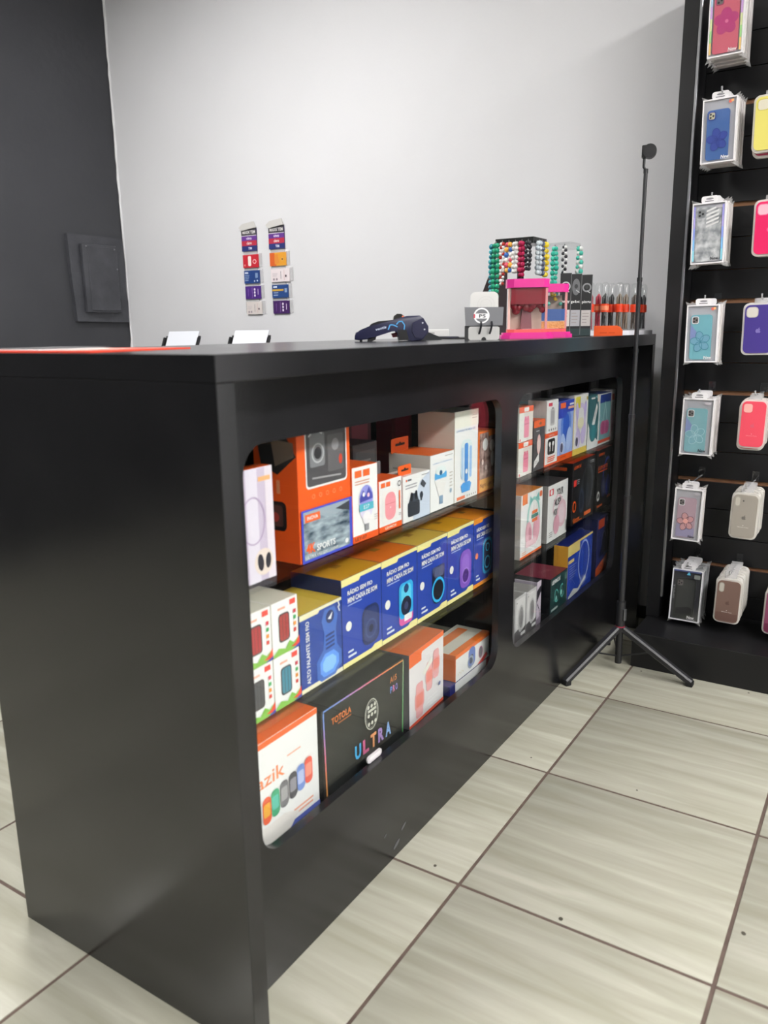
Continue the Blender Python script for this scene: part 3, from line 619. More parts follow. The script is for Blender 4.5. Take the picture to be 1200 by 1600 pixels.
def headset(x0, x1, h, lab, bgc, band, cup, top, acc):
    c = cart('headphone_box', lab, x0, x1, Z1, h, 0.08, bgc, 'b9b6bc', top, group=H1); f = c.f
    f.rect(0, 0, 1, 0.10, acc)
    f.rrect(0.18, 0.30, 0.86, 0.86, 0.32, band); f.rrect(0.32, 0.34, 0.72, 0.78, 0.19, bgc if acc != OR else '2b55b4'); f.ell(0.34, 0.28, 0.16, 0.24, cup, 10); f.ell(0.72, 0.34, 0.17, 0.28, cup, -10); f.ell(0.26, 0.22, 0.10, 0.12, '4d4b66'); f.ring(0.26, 0.22, 0.11, 0.13, 0.02, 'd9d6e2')
    return c
c = headset(1.578, 1.713, 0.186, 'blue and orange box with light blue cat-ear headphones', '8ea2d6', '5d80c8', '9fb4e4', '24379a', OR)
f = c.f; f.poly([(0, 1), (1, 1), (1, 0.80), (0.55, 0.80), (0.42, 0.72), (0, 0.72)], '2c42a8'); f.rect(0.10, 0.88, 0.44, 0.97, 'e2602a'); f.rect(0.70, 0.91, 0.98, 0.94, 'dfe4f4'); f.rect(0.6, 0.85, 0.98, 0.89, 'e9a58a'); f.bars(0.15, 0.05, 0.4, 1, 'b9481c', 0.03, 0.02); c.done()
c = headset(1.715, 1.853, 0.194, 'cream box with lilac bunny-ear headphones and yellow edge', 'e6e0dc', 'cdbfe2', 'c3b5de', 'eee9df', 'e9c25a')
f = c.f; f.rect(0, 0, 0.03, 1, 'e9c25a'); f.rect(0, 0, 1, 0.03, 'e9c25a'); f.rect(0.10, 0.78, 0.42, 0.97, 'e6cf4a'); f.ell(0.50, 0.52, 0.22, 0.13, 'e4d9b8'); f.ell(0.22, 0.74, 0.09, 0.20, 'bcaedd', 12); f.ell(0.78, 0.74, 0.09, 0.20, 'bcaedd', -12); f.ell(0.9, 0.92, 0.05, 0.05, 'b9a05a'); c.done()
c = cart('headphone_box', 'dark teal and white box with a slanted white label', 1.857, 1.968, Z1, 0.182, 0.08, '2f5f66', '26494f', '35686e', group=H1); f = c.f
f.poly([(0, 0), (1, 0), (1, 0.12), (0.3, 0.30), (0, 0.52)], 'dfe3df'); f.ell(0.52, 0.34, 0.34, 0.36, '2f6f78'); f.poly([(0.40, 0.46), (0.62, 0.40), (0.90, 0.76), (0.78, 0.84)], 'e9ebe8'); f.text('LEHMOX', 0.66, 0.62, '3a3a3a', 0.035, 0.42, rot=62, bold=0.02); f.ell(0.55, 0.30, 0.22, 0.24, '38838c'); f.ring(0.72, 0.60, 0.30, 0.62, 0.05, '7fb4b8', 0, -60, 100); f.rect(0.25, 0.93, 0.6, 0.96, 'e2e6e4'); f.rect(0.84, 0.86, 1, 1, 'e9c9c2'); c.done()
c = cart('headphone_box', 'box with a clear panel showing a teal and pink headset', 1.973, 2.112, Z1, 0.180, 0.08, 'd9dcdf', 'c9c9cc', '2a3f8a', group=H1); f = c.f
f.rect(0.08, 0.10, 0.94, 0.98, '7db0b8'); f.rect(0.08, 0.82, 0.94, 0.98, '2c479a'); f.poly([(0.30, 0.45), (0.50, 0.86), (0.72, 0.45)], 'a9cfd6'); f.poly([(0.38, 0.45), (0.50, 0.74), (0.64, 0.45)], '7db0b8'); f.rrect(0.16, 0.20, 0.84, 0.46, 0.12, 'd0719e'); f.ell(0.36, 0.32, 0.13, 0.16, 'b85688'); f.ell(0.68, 0.32, 0.13, 0.16, 'b85688'); f.rect(0, 0.04, 1, 0.10, 'd8502f'); c.done()
c = cart('gadget_box', 'slim white box with pink artwork at the right end of the top shelf', 2.114, 2.159, Z1, 0.186, 0.08, 'dfdadb', 'c9c4c6', 'e6e2e2', group=H1); f = c.f
f.poly([(0.0, 0.1), (1, 0.3), (1, 0.6), (0.4, 0.5), (0, 0.66)], 'd9b0c0'); f.rect(0.1, 0.80, 0.7, 0.92, 'dd4f38'); f.bars(0.1, 0.74, 0.6, 3, '9c9698', 0.03, 0.012); c.done()

c = cart('headphone_box', 'white box with teal and pink cat-ear headphones and orange lid', 1.306, 1.469, Z2, 0.190, 0.10, 'ebe9e8', 'bfb9b4', 'c97a2c', group=H2); f = c.f
f.rect(0, 0, 1, 0.035, 'e2662a'); f.rect(0.06, 0.84, 0.28, 1.0, 'e8742c'); f.rrect(0.84, 0.86, 0.97, 0.95, 0.04, 'd9704a')
f.ring(0.58, 0.58, 0.30, 0.38, 0.06, '8cc3bd', 0, -10, 190); f.poly([(0.36, 0.80), (0.40, 0.94), (0.52, 0.86)], '6db0aa'); f.poly([(0.66, 0.87), (0.80, 0.96), (0.84, 0.80)], '6db0aa')
f.ell(0.36, 0.34, 0.15, 0.24, 'dba9b6', 8); f.ell(0.72, 0.38, 0.16, 0.26, 'd79fae', -8); f.ell(0.42, 0.32, 0.06, 0.16, 'b9808e', 8); f.rrect(0.22, 0.14, 0.74, 0.24, 0.06, 'e2bcc4')
f.rect(0.50, 0.64, 0.74, 0.69, 'e2703a'); f.rect(0.46, 0.575, 0.78, 0.63, '4f8a80'); f.rect(0.50, 0.51, 0.74, 0.56, 'e2703a'); f.bars(0.06, 0.09, 0.2, 2, 'd9a08a', 0.03, 0.012); c.done()
c = cart('headphone_box', 'white box lettered YOUR MUSIC WORLD with pale pink headphones', 1.514, 1.688, Z2, 0.181, 0.10, 'e6e4e5', '8b8888', '3a393b', group=H2); f = c.f
f.rect(0.06, 0.82, 0.26, 0.93, 'd8404a'); f.ell(0.16, 0.875, 0.05, 0.05, 'f4e6e4')
f.text('YOUR', 0.58, 0.83, '4b484a', 0.13, 0.34, bold=0.03); f.text('MUSIC', 0.50, 0.66, '4b484a', 0.13, 0.42, bold=0.03); f.text('WORLD', 0.42, 0.49, '6b6668', 0.12, 0.30, bold=0.03)
f.ell(0.70, 0.42, 0.24, 0.26, 'd9b3bf'); f.ell(0.70, 0.42, 0.17, 0.19, 'e6c9d2'); f.ell(0.44, 0.26, 0.15, 0.18, 'cf9aaa'); f.ring(0.55, 0.40, 0.30, 0.42, 0.04, 'dcbac4', 20, -40, 150)
f.bars(0.08, 0.16, 0.18, 3, '8a8688', 0.035, 0.014); f.rect(0.93, 0.05, 0.96, 0.25, '4b484a'); c.l.rect(0.3, 0.2, 0.7, 0.6, '5a5758'); c.done()
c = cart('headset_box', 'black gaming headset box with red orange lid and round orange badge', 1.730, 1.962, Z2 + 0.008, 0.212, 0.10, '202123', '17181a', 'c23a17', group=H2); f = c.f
f.text('LEHMOX', 0.20, 0.92, 'd9561f', 0.055, 0.30, bold=0.02, shear=0.2); f.rect(0.06, 0.62, 0.17, 0.72, 'd9403a'); f.bars(0.19, 0.70, 0.12, 3, 'b9b9bc', 0.03, 0.012)
f.ring(0.62, 0.52, 0.24, 0.34, 0.035, '40444a', -8, -50, 200); f.ring(0.66, 0.52, 0.22, 0.33, 0.010, '8a9298', -8, -70, 90); f.ell(0.40, 0.34, 0.11, 0.19, '3a4252', 6); f.ell(0.40, 0.34, 0.07, 0.13, '1c2029', 6); f.ell(0.62, 0.38, 0.10, 0.18, '2c3038', -6)
f.ell(0.10, 0.30, 0.075, 0.085, 'e0561f'); f.ell(0.10, 0.30, 0.045, 0.055, '2a1a14'); f.rect(0.54, 0.06, 0.84, 0.12, 'e0682f'); f.text('Gamer', 0.20, 0.085, 'e0682f', 0.06, 0.28, bold=0.03); f.rect(0.06, 0.035, 0.44, 0.05, 'e0682f'); f.bars(0.72, 0.93, 0.2, 2, 'a9a9ac', 0.03, 0.012)
c.l.rect(0.15, 0.88, 0.8, 0.93, 'a8421c'); c.done()
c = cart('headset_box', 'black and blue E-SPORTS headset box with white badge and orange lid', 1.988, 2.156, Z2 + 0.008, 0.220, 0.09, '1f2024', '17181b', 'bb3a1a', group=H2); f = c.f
f.text('LEHMOX', 0.26, 0.92, 'd9561f', 0.045, 0.40, bold=0.02, shear=0.2); f.ring(0.66, 0.50, 0.30, 0.46, 0.06, '3a49a0', -6, -60, 200); f.ell(0.44, 0.36, 0.15, 0.24, '2a2f58', 8); f.ell(0.44, 0.36, 0.09, 0.15, '4a4d64', 8); f.ell(0.74, 0.36, 0.14, 0.24, '2f3c8a', -8); f.ring(0.74, 0.40, 0.20, 0.36, 0.02, 'a7a9b8', -6, -70, 60)
f.text('E-SPORTS', 0.36, 0.70, 'e0561f', 0.065, 0.62, bold=0.03, shear=0.2); f.rect(0.04, 0.63, 0.66, 0.652, 'e0561f'); f.ell(0.10, 0.24, 0.09, 0.11, 'e4e4e6'); f.ell(0.10, 0.24, 0.045, 0.06, '2a2a2c'); f.rect(0.72, 0.14, 0.96, 0.18, 'e0682f')
for k in range(4): f.rect(0.05 + 0.09*k, 0.05, 0.11 + 0.09*k, 0.09, 'e0682f')
c.done()

def whitepod(x0, x1, lab, h):
    c = cart('small_speaker_box', lab, x0, x1, Z3, h, 0.075, 'bcbabb', 'a09d9e', '8f8c8a', group=H3); f = c.f
    f.rrect(0.10, 0.14, 0.92, 0.94, 0.05, 'd4d2d2'); f.poly([(0, 0), (1, 0), (1, 0.26), (0.7, 0.20), (0.4, 0.28), (0, 0.24)], '5a5859'); f.ell(0.54, 0.48, 0.28, 0.52, 'b9b7b8'); f.ell(0.56, 0.50, 0.20, 0.40, '8f8d8e'); f.ell(0.60, 0.48, 0.12, 0.26, '7d7b7c'); f.rrect(0.55, 0.08, 0.95, 0.15, 0.03, 'f4f2f2'); f.ell(0.16, 0.88, 0.03, 0.03, '4a484a'); c.done()
whitepod(1.279, 1.361, 'white box with a grey oval gadget at the bottom left of the right window', 0.138)
whitepod(1.365, 1.444, 'white box with a grey oval gadget beside the purple-sided box', 0.133)
c = cart('small_speaker_box', 'narrow pale purple box beside the two white oval gadget boxes', 1.448, 1.482, Z3, 0.142, 0.075, 'c9bccb', 'a9a0ae', '2c2b2e', group=H3); c.f.poly([(0, 0.55), (1, 0.75), (1, 0.9), (0, 0.8)], '2e2b33'); c.f.line([(0.1, 0.5), (0.6, 0.35), (0.9, 0.1)], 0.12, '3a3640'); c.f.poly([(0, 0.0), (1, 0.0), (1, 0.2), (0, 0.15)], '8c7f90'); c.done()
c = cart('gadget_box', 'low black box behind the white oval gadget boxes', 1.31, 1.50, Z3, 0.165, 0.10, '1d2020', '1a1c1c', '262b29', y=0.235, group=H3); c.t.rect(0.1, 0.2, 0.3, 0.3, '8d9390'); c.t.ell(0.8, 0.3, 0.05, 0.04, 'c9cdca'); c.done()
c = cart('watch_box', 'dark teal box with LEHMOX lettering and maroon lid', 1.563, 1.716, Z3, 0.118, 0.125, '23413f', '15161a', '7a3040', group=H3); f = c.f
f.text('LEHMOX', 0.32, 0.87, 'e8ecec', 0.12, 0.50, bold=0.04); f.ring(0.36, 0.42, 0.12, 0.15, 0.03, '58b0a6', 15, 0, 300); f.ring(0.68, 0.46, 0.12, 0.16, 0.03, '58b0a6', 15, 40, 330); f.ell(0.64, 0.42, 0.05, 0.06, '9ad4cc'); f.ell(0.34, 0.36, 0.04, 0.05, '9ad4cc'); f.rect(0.06, 0.05, 0.44, 0.11, 'b9c9c6'); f.rect(0.82, 0.72, 0.97, 0.92, '5c7a76'); f.ring(0.97, 0.5, 0.16, 0.3, 0.02, '3a6a66', 0, 90, 270)
c.t.text('LEHMOX', 0.5, 0.42, 'a86a72', 0.14, 0.36, rot=-12); c.done()
c = cart('ring_light_box', 'blue box with a large pale ring and yellow end flap', 1.716, 1.968, Z3 + 0.002, 0.188, 0.05, '2342a8', 'd09a38', '232f74', group=H3); f = c.f
f.poly([(0, 0.96), (1, 0.96), (1, 1), (0, 1)], 'e6c87c'); f.rect(0, 0.80, 0.46, 0.96, 'e6c87c'); f.rect(0.0, 0.72, 0.28, 0.80, '2342a8'); f.rect(0.02, 0.66, 0.24, 0.72, 'dcc27e')
f.ring(0.64, 0.55, 0.23, 0.30, 0.03, '9aa9dc'); f.ell(0.64, 0.16, 0.13, 0.07, '6f7fc8')
for k in range(6): f.line([(0.06, 0.60 - 0.045*k), (0.34 - 0.04*(k % 3), 0.60 - 0.045*k)], 0.008, '93a3da')
f.ring(0.16, 0.22, 0.13, 0.10, 0.006, '93a3da', 0, 0, 360, 4); f.poly([(0.04, 0.04), (0.24, 0.14), (0.42, 0.08), (0.72, 0.24), (0.74, 0.17), (0.42, 0.02), (0.04, 0.0)], 'dcdff0')
for k in range(3): f.ring(0.93, 0.40 + 0.2*k, 0.04, 0.05, 0.008, '5e70c0')
c.done()
c = cart('microphone_box', 'dark blue box with an orange foot and dark microphone, bottom right corner', 2.020, 2.150, Z3, 0.219, 0.12, '28306e', '1c2250', '262d6a', group=H3); f = c.f
f.poly([(0, 0), (1, 0), (1, 0.30), (0.5, 0.22), (0, 0.14)], 'e0602a'); f.rect(0.1, 0.82, 0.62, 0.97, 'd9502a'); f.poly([(0.25, 0.30), (0.95, 0.36), (1, 0.86), (0.6, 0.72)], '1a1c30'); f.ring(0.62, 0.56, 0.2, 0.3, 0.03, '6a6f92', 0, 20, 200); f.ell(0.86, 0.92, 0.08, 0.08, '8a90b8'); f.ring(0.4, 0.12, 0.14, 0.07, 0.02, '5a3a6a')
for k in range(5): c.l.ring(0.5, 0.25 + 0.13*k, 0.12, 0.12, 0.03, '6d74a6', 0, 20, 220)
c.done()

GAIN = 1.0
# ================================================================== SLAT WALL
SX = 2.14
sw = thing('slatwall_display', 'black slatwall display with raised base platform on the right', 'slatwall', (0, 0, 0))
YR, TOPZ = -1.75, 2.2
b = MB(); b.box(1.8135, WX - 0.001, YR, -0.078, 0.0, 0.1215, LAMS, 0.0015, 1); b.build('base_platform', sw)
b = MB(); b.box(2.0, WX - 0.001, -0.118, -0.073, 0.122, TOPZ, LAMS, 0.0012, 1); b.build('side_post', sw)
b = MB(); b.box(2.0, WX - 0.001, YR, YR + 0.045, 0.122, TOPZ, LAMS, 0.0012, 1); b.build('side_post', sw)
b = MB(); b.box(1.9985, 2.012, -0.1265, -0.1183, 0.20, TOPZ - 0.01, M('a5a6aa', 0.28, 0.9), 0.001, 1); b.build('metal_edge_strip', sw)
b = MB(); b.box(SX + 0.012, WX - 0.002, YR + 0.046, -0.1185, 0.122, TOPZ, MDF); b.build('backing_board', sw)
PITCH = 0.1003; z = 0.302 - PITCH*1; k = -1
edges = [0.1225]
zz = 0.302 - PITCH
while zz < TOPZ - 0.03: edges.append(zz); zz += PITCH
edges.append(TOPZ)
for i in range(len(edges) - 1):
    gap0 = 0.0 if i == 0 else (0.0072 if (i - 2) % 3 == 0 else 0.0012)
    gap1 = 0.0 if i == len(edges) - 2 else (0.0072 if (i - 1) % 3 == 0 else 0.0012)
    b = MB(); b.box(SX, SX + 0.0118, YR + 0.0465, -0.119, edges[i] + gap0, edges[i+1] - gap1, LAMS, 0.0008, 1); b.build('slat', sw)

def hook(y, z, length, lab):
    t = thing('display_hook', lab, 'hook', (SX, y, z), R(-90), 'clear slatwall hooks')
    b = MB(); b.box(-0.011, 0.011, -0.004, -0.0005, -0.012, 0.030, ACRYL, 0.001); b.build('back_plate', t)
    b = MB(); b.tube([(0, -0.003, 0.0), (0, -length*0.9, 0.002), (0, -length, 0.010), (0, -length, 0.018)], 0.0027, M('c9cacc', 0.2, 0.6), 8); b.build('prong', t, True)

def sleeve(root, w, h, d, seed=0):
    """loose corners of the clear bag round a package"""
    rnd = random.Random(seed)
    for x, zc, sx, sz in ((0, 0, -1, -1), (w, 0, 1, -1), (0, h, -1, 1), (w, h, 1, 1)):
        a = 0.008 + 0.006*rnd.random(); y = d*(0.3 + 0.5*rnd.random())
        b = MB(); b.face([(x - sx*0.006, y, zc), (x, y + 0.003, zc - sz*0.008), (x + sx*a*0.5, y - 0.003, zc + sz*a), (x - sx*0.012, y, zc + sz*0.003)], SLEEVE); b.build('bag_corner', root, fix=False)

def flower_box(x, yl, z0, w, h, colr, style, lab, group, tilt=0.0, roll=0.0, frame='e9e6e8', seed=0):
    """boxed phone case: open white tray, case inside, clear window, arched hang tab"""
    d = 0.021
    t = thing('phone_case_box', lab, 'phone case', (x, yl, z0), R(-90), group, tilt, roll)
    b = MB(); fm = M(frame, 0.35); e = 0.0035
    b.box(0, e, 0, d, 0, h, fm); b.box(w-e, w, 0, d, 0, h, fm); b.box(e, w-e, 0, d, 0, e, fm); b.box(e, w-e, 0, d, h-e, h, fm); b.box(e, w-e, 0.0065, d, e, h-e, M('c0c1c8' if style != 'black' else '3a3b40', 0.35)); b.build('tray', t)
    # the case itself
    b = MB(); cx0, cx1, cz0, cz1 = 0.14*w, 0.80*w, 0.05*h, 0.83*h
    if style == 'red': cx0, cx1, cz0, cz1 = 0.14*w, 0.86*w, 0.05*h, 0.95*h
    if style == 'pearl': cx0, cx1, cz0, cz1 = 0.10*w, 0.88*w, 0.04*h, 0.93*h
    cm = PEARL if style == 'pearl' else M(colr, 0.3)
    b.prism(rr(cx0, cz0, cx1, cz1, 0.009), 'y', 0.002, 0.0064, cm); cs = b.build('phone_case', t, True)
    cw, ch = cx1-cx0, cz1-cz0
    p = Print(cw, ch, lambda a, c, q: (cx0 + a, 0.002 - q, cz0 + c))
    dk = {'red': 'a8285e', 'blue': '2e3f92', 'teal': '3f8595', 'teal2': 'b9dde2', 'pink': '5d4a58', 'pearl': '9fa3a8', 'black': '4b4d4c'}[style]
    if style == 'red':
        p.rrect(0.0, 0.0, 1, 1, 0.1, 'd8647a')
        for a in range(5): p.ell(0.5 + 0.24*math.cos(R(72*a+20)), 0.52 + 0.12*math.sin(R(72*a+20)), 0.26, 0.22, 'c22f7e', 72*a + 20)
        p.ell(0.52, 0.52, 0.07, 0.07, 'd8709c')
    elif style == 'black':
        p.rrect(0.08, 0.10, 0.94, 0.97, 0.1, '3c3e3d'); p.poly([(0.10, 0.10), (0.9, 0.10), (0.9, 0.26), (0.7, 0.30), (0.1, 0.24)], '232426')
    elif style != 'pearl':
        if style in ('teal2', 'teal'): p.poly([(0.0, 0.45), (0.0, 0.8), (0.3, 0.62), (0.25, 0.4)], '8f9fd0')
        if style == 'pink': p.poly([(0.0, 0.02), (1, 0.02), (1, 0.25), (0.0, 0.35)], 'a9a3c4')
        fill = {'blue': '3a4fa8', 'teal': '7fb4cc', 'teal2': '8cc0cc', 'pink': 'd9a5a8'}[style]
        for a in range(5):
            an = 72*a + 30; u, v = 0.50 + 0.24*math.cos(R(an)), 0.40 + 0.125*math.sin(R(an))
            p.ell(u, v, 0.25, 0.185, fill, an)
        for a in range(5):
            an = 72*a + 30; u, v = 0.50 + 0.24*math.cos(R(an)), 0.40 + 0.125*math.sin(R(an))
            p.ring(u, v, 0.25, 0.185, 0.022, dk, an)
        if style == 'pink': p.ell(0.5, 0.42, 0.14, 0.14, 'e2a49c')
    cc = {'pearl': '8b8e90', 'blue': 'a9a48c'}.get(style, '6f6a68')
    p.rrect(0.06, 0.80, 0.38, 0.965, 0.08, 'd9dadc' if style in ('teal', 'teal2', 'pink') else dk); p.rrect(0.09, 0.815, 0.35, 0.95, 0.07, cc)
    for (a, c2) in ((0.16, 0.915), (0.28, 0.88), (0.16, 0.85)): p.ell(a, c2, 0.045, 0.045, '2c2c30')
    if style == 'pearl':
        for k in range(5): p.poly([(0.42, 0.62 + 0.07*k), (0.9, 0.70 + 0.07*k), (0.9, 0.735 + 0.07*k), (0.42, 0.655 + 0.07*k)], 'eceef0')
    p.done('case_print', cs)
    # film with printed lettering
    b = MB(); b.box(e, w-e, 0.0004, 0.0009, e, h-e, FILM); wn = b.build('window', t)
    p = Print(w, h, lambda a, c, q: (a, 0.0004 - q, c), 0.0001, 0.0001)
    p.text('New', 0.72, 0.085, 'f4f2f0' if style not in ('pink', 'teal2', 'pearl') else '3a3a40', 0.055, 0.24, bold=0.02, shear=0.15); p.rect(0.60, 0.045, 0.86, 0.052, 'bdbac0')
    if style in ('red', 'blue', 'teal'): p.ell(0.80, 0.925, 0.05, 0.05, 'd86a5c'); p.ell(0.86, 0.935, 0.04, 0.04, 'e9b070')
    elif style == 'black':
        p.poly([(0.47, 0.90), (0.55, 0.97), (0.60, 0.90)], '4fa8c8'); p.rect(0.04, 0.955, 0.94, 0.985, '4a527e'); p.text('SIMPLE', 0.10, 0.55, '8d9090', 0.03, 0.5, rot=90); p.rrect(0.72, 0.84, 0.92, 0.92, 0.03, '777c78')
    else: p.rrect(0.70, 0.90, 0.90, 0.945, 0.03, 'b9b6bc')
    if style in ('pearl', 'red'):
        for uu in (0.045, 0.90):
            for k, q in enumerate(('8fd3e6', '7fb8ec', '8f9fe6', 'a9a0dc', '9a97d8')): p.rect(uu, 0.05 + 0.18*k, uu + 0.055, 0.23 + 0.18*k, q if style == 'pearl' else ('e6c07a', '9fd08a', 'd0d8a0', 'c9a0d8', 'a9c8e0')[k])
    p.done('film_print', wn)
    b = MB(); b.prism(rr(w/2 - 0.024, h - 0.001, w/2 + 0.024, h + 0.019, 0.007), 'y', 0.004, 0.006, M('e6e4e6', 0.3)); tb = b.build('hang_tab', t)
    p = Print(w, h, lambda a, c, q: (a, 0.004 - q, c)); p.metric(ellpts(w/2, h + 0.011, 0.011, 0.003), '8f8d92'); p.rect(0.36, 1.018, 0.62, 1.03, '55535a'); p.done('slot', tb)
    sleeve(t, w, h, d, seed)
    return t

def plain_box(x, yl, z0, w, h, lab, group, colr='d5d0d0', tilt=0.0, roll=0.0, seed=0):
    t = thing('phone_case_box', lab, 'phone case', (x, yl, z0), R(-90), group, tilt, roll)
    b = MB(); b.box(0, w, 0, 0.020, 0, h, M(colr, 0.35), 0.0012); b.build('carton', t)
    b = MB(); b.prism(rr(w/2 - 0.024, h - 0.001, w/2 + 0.024, h + 0.019, 0.007), 'y', 0.004, 0.006, M('dedcde', 0.3)); b.build('hang_tab', t)
    sleeve(t, w, h, 0.02, seed)
    return t

def silicone_case(x, yl, z0, w, h, colr, lab, group, shape='square', mark='apple', text=None, roll=0.0, frontmost=True, low=None):
    """silicone phone case in its milky moulded tray with hanging loop"""
    d = 0.020
    t = thing('silicone_case', lab, 'phone case', (x, yl, z0), R(-90), group, 0.0, roll)
    b = MB(); b.prism(rr(0, 0, w, h, 0.017, 6), 'y', 0.002, d, TRAYC); b.build('tray', t, True)
    b = MB(); b.box(w/2 - 0.018, w/2 + 0.018, d - 0.002, d - 0.001, h - 0.002, h + 0.014, SLEEVE); b.build('hang_loop', t)
    m = 0.065*w
    b = MB(); b.prism(rr(m, m, w - m, h - m, 0.014, 6), 'y', -0.002, 0.006, M(colr, 0.5)); cs = b.build('case_back', t, True)
    if frontmost:
        W, HH = w - 2*m, h - 2*m
        p = Print(W, HH, lambda a, c, q: (m + a, -0.002 - q, m + c))
        if shape == 'square': hole = {'e2145f': ('e86a92', 'eab4c2'), 'e2485c': ('d9485a', 'e8aaa2'), 'ddd26a': ('c9bd52', 'd8d2be')}.get(colr, ('b9b4ae', 'd0cbc2')); p.rrect(0.05, 0.74, 0.47, 0.96, 0.13, hole[0]); p.rrect(0.08, 0.755, 0.44, 0.945, 0.10, hole[1])
        else: p.rrect(0.07, 0.72, 0.30, 0.955, 0.11, 'a9a498'); p.rrect(0.10, 0.74, 0.27, 0.935, 0.08, 'c2bdb2'); 
        if shape == 'dot': p.ell(0.42, 0.86, 0.035, 0.035, '55524e')
        if low: p.poly([(0.03, 0.03), (0.97, 0.03), (0.97, 0.22), (0.75, 0.20), (0.4, 0.24), (0.03, 0.22)], low)
        if mark:
            mc = mark
            for dx in (-0.035, 0.035): p.ell(0.5 + dx, 0.46, 0.055, 0.075, mc)
            p.ell(0.585, 0.468, 0.03, 0.035, colr); p.ell(0.525, 0.512, 0.018, 0.04, mc, -35)
        if text: p.text('Silicone Case', 0.5, 0.245, text, 0.022, 0.46, bold=0.02); p.ell(0.5, 0.285, 0.022, 0.022, text)
        p.done('case_print', cs)
    return t

ORD = ('first', 'second', 'third', 'fourth', 'fifth', 'sixth', 'seventh', 'eighth')
XF, GP = 1.93, 'boxed phone cases in the left column'
YL = -0.157
rows = [ # z0, h, style, colour, n, label of the front one, phrase for those behind
 (1.890, 0.176, 'red', 'c94f66', 6, 'boxed phone case with a magenta flower at the top of the slatwall', 'magenta flower box at the top'),
 (1.600, 0.178, 'blue', '4a70b0', 5, 'boxed phone case in blue with a dark blue flower', 'blue flower box'),
 (1.311, 0.178, 'pearl', 'b9bcc0', 5, 'boxed phone case in wrinkled silver pearl with rainbow edges', 'silver pearl box'),
 (1.013, 0.176, 'teal', '7fbecb', 4, 'boxed teal phone case with dark flower outline and white New lettering', 'teal box with white lettering'),
 (0.719, 0.181, 'teal2', '8fc3cc', 4, 'boxed blue-green phone case with pale flower outline', 'pale-outlined blue-green box'),
 (0.432, 0.174, 'pink', 'c4aab6', 2, 'boxed dusty pink phone case with dark flower outline', 'dusty pink flower box'),
 (0.137, 0.178, 'black', '2f3130', 5, 'boxed black phone case leaning forward at the foot of the slatwall', 'black phone case box at the foot'),
]
for i, (z0, h, st, colr, n, lab, ph) in enumerate(rows):
    w = 0.096 if i != 5 else 0.088; yl = YL + (-0.006, -0.008, 0.0, -0.002, -0.006, 0.001, -0.002)[i]
    tilt = R(5.5) if st == 'black' else 0.0; rl = R((-1.0, -1.2, -1.5, -0.8, 0.6, 1.2, 1.0)[i])
    xf = XF + (0.0, 0.0, 0.0, 0.0, 0.0, 0.0, 0.045)[i]
    if st == 'black':
        flower_box(xf - 0.012, yl, z0 + 0.001, w + 0.003, h, colr, st, lab, GP, -R(7), 0.0, 'dcdce0', i)
    else:
        flower_box(xf, yl, z0, w, h, colr, st, lab, GP, 0.0, rl, 'e9e6e8', i)
    for k in range(1, n):
        rnd = random.Random(i*10 + k)
        sp = 0.0235 if n > 2 else 0.03
        plain_box(xf + k*sp, yl + (rnd.random()-0.5)*0.006, z0 + (rnd.random()-0.6)*0.006 + 0.003, w, h - 0.001, ORD[k] + ' pale package in the stack of the ' + ph, 'cases behind the ' + ph,
                  ('c9c3c3', 'd2cdcb', 'bdb8b8')[k % 3] if st != 'black' else ('a3a4a6', '8d8e90')[k % 2], -R(5) if st == 'black' else 0.0, rl*0.6, i*10 + k)
    hook(yl - w/2, z0 + h + 0.012 if st != 'black' else 0.312 + 0.012, SX - xf - 0.004 + (0.012 if st == 'blue' else 0.0), 'clear hook carrying the ' + ph + ' stack')

GS = 'silicone phone cases in the right column'
sil = [ # yl, z0, w, h, colour, n, shape, mark, text, low, label, phrase, behind colour
 (-0.350, 1.885, 0.090, 0.155, 'd8d4d0', 2, 'square', None, None, None, 'white silicone phone case cut off at the top right edge', 'white silicone case', 'd0ccc8'),
 (-0.303, 1.617, 0.092, 0.156, 'ddd26a', 3, 'square', None, None, None, 'pale yellow silicone phone case on the slatwall', 'yellow silicone case', 'a82c50'),
 (-0.327, 1.326, 0.092, 0.160, 'e2145f', 3, 'square', 'e86a94', None, None, 'hot pink silicone phone case on the slatwall', 'hot pink silicone case', 'e2145f'),
 (-0.321, 1.036, 0.092, 0.155, '3f2f83', 3, 'square', '7d72b4', None, None, 'deep purple silicone phone case on the slatwall', 'purple silicone case', '3f2f83'),
 (-0.333, 0.750, 0.079, 0.151, 'e2485c', 3, 'square', 'd4556a', 'e88a94', None, 'coral red silicone phone case on the slatwall', 'coral silicone case', 'b02846'),
 (-0.330, 0.456, 0.083, 0.150, 'a39c92', 5, 'dot', '77726c', 'd9d5ce', None, 'warm grey silicone phone case on the slatwall', 'warm grey silicone case', 'a39c92'),
 (-0.305, 0.163, 0.081, 0.151, '7a6056', 7, 'oval', '63493f', 'dcd2cc', '6b4f47', 'brown silicone phone case just above the base platform', 'brown silicone case', '7a6056'),
 (-0.455, 0.150, 0.083, 0.151, '8a4464', 6, 'oval', None, None, '6f2747', 'burgundy silicone phone case cut off by the right edge', 'burgundy silicone case', '8a4464'),
]
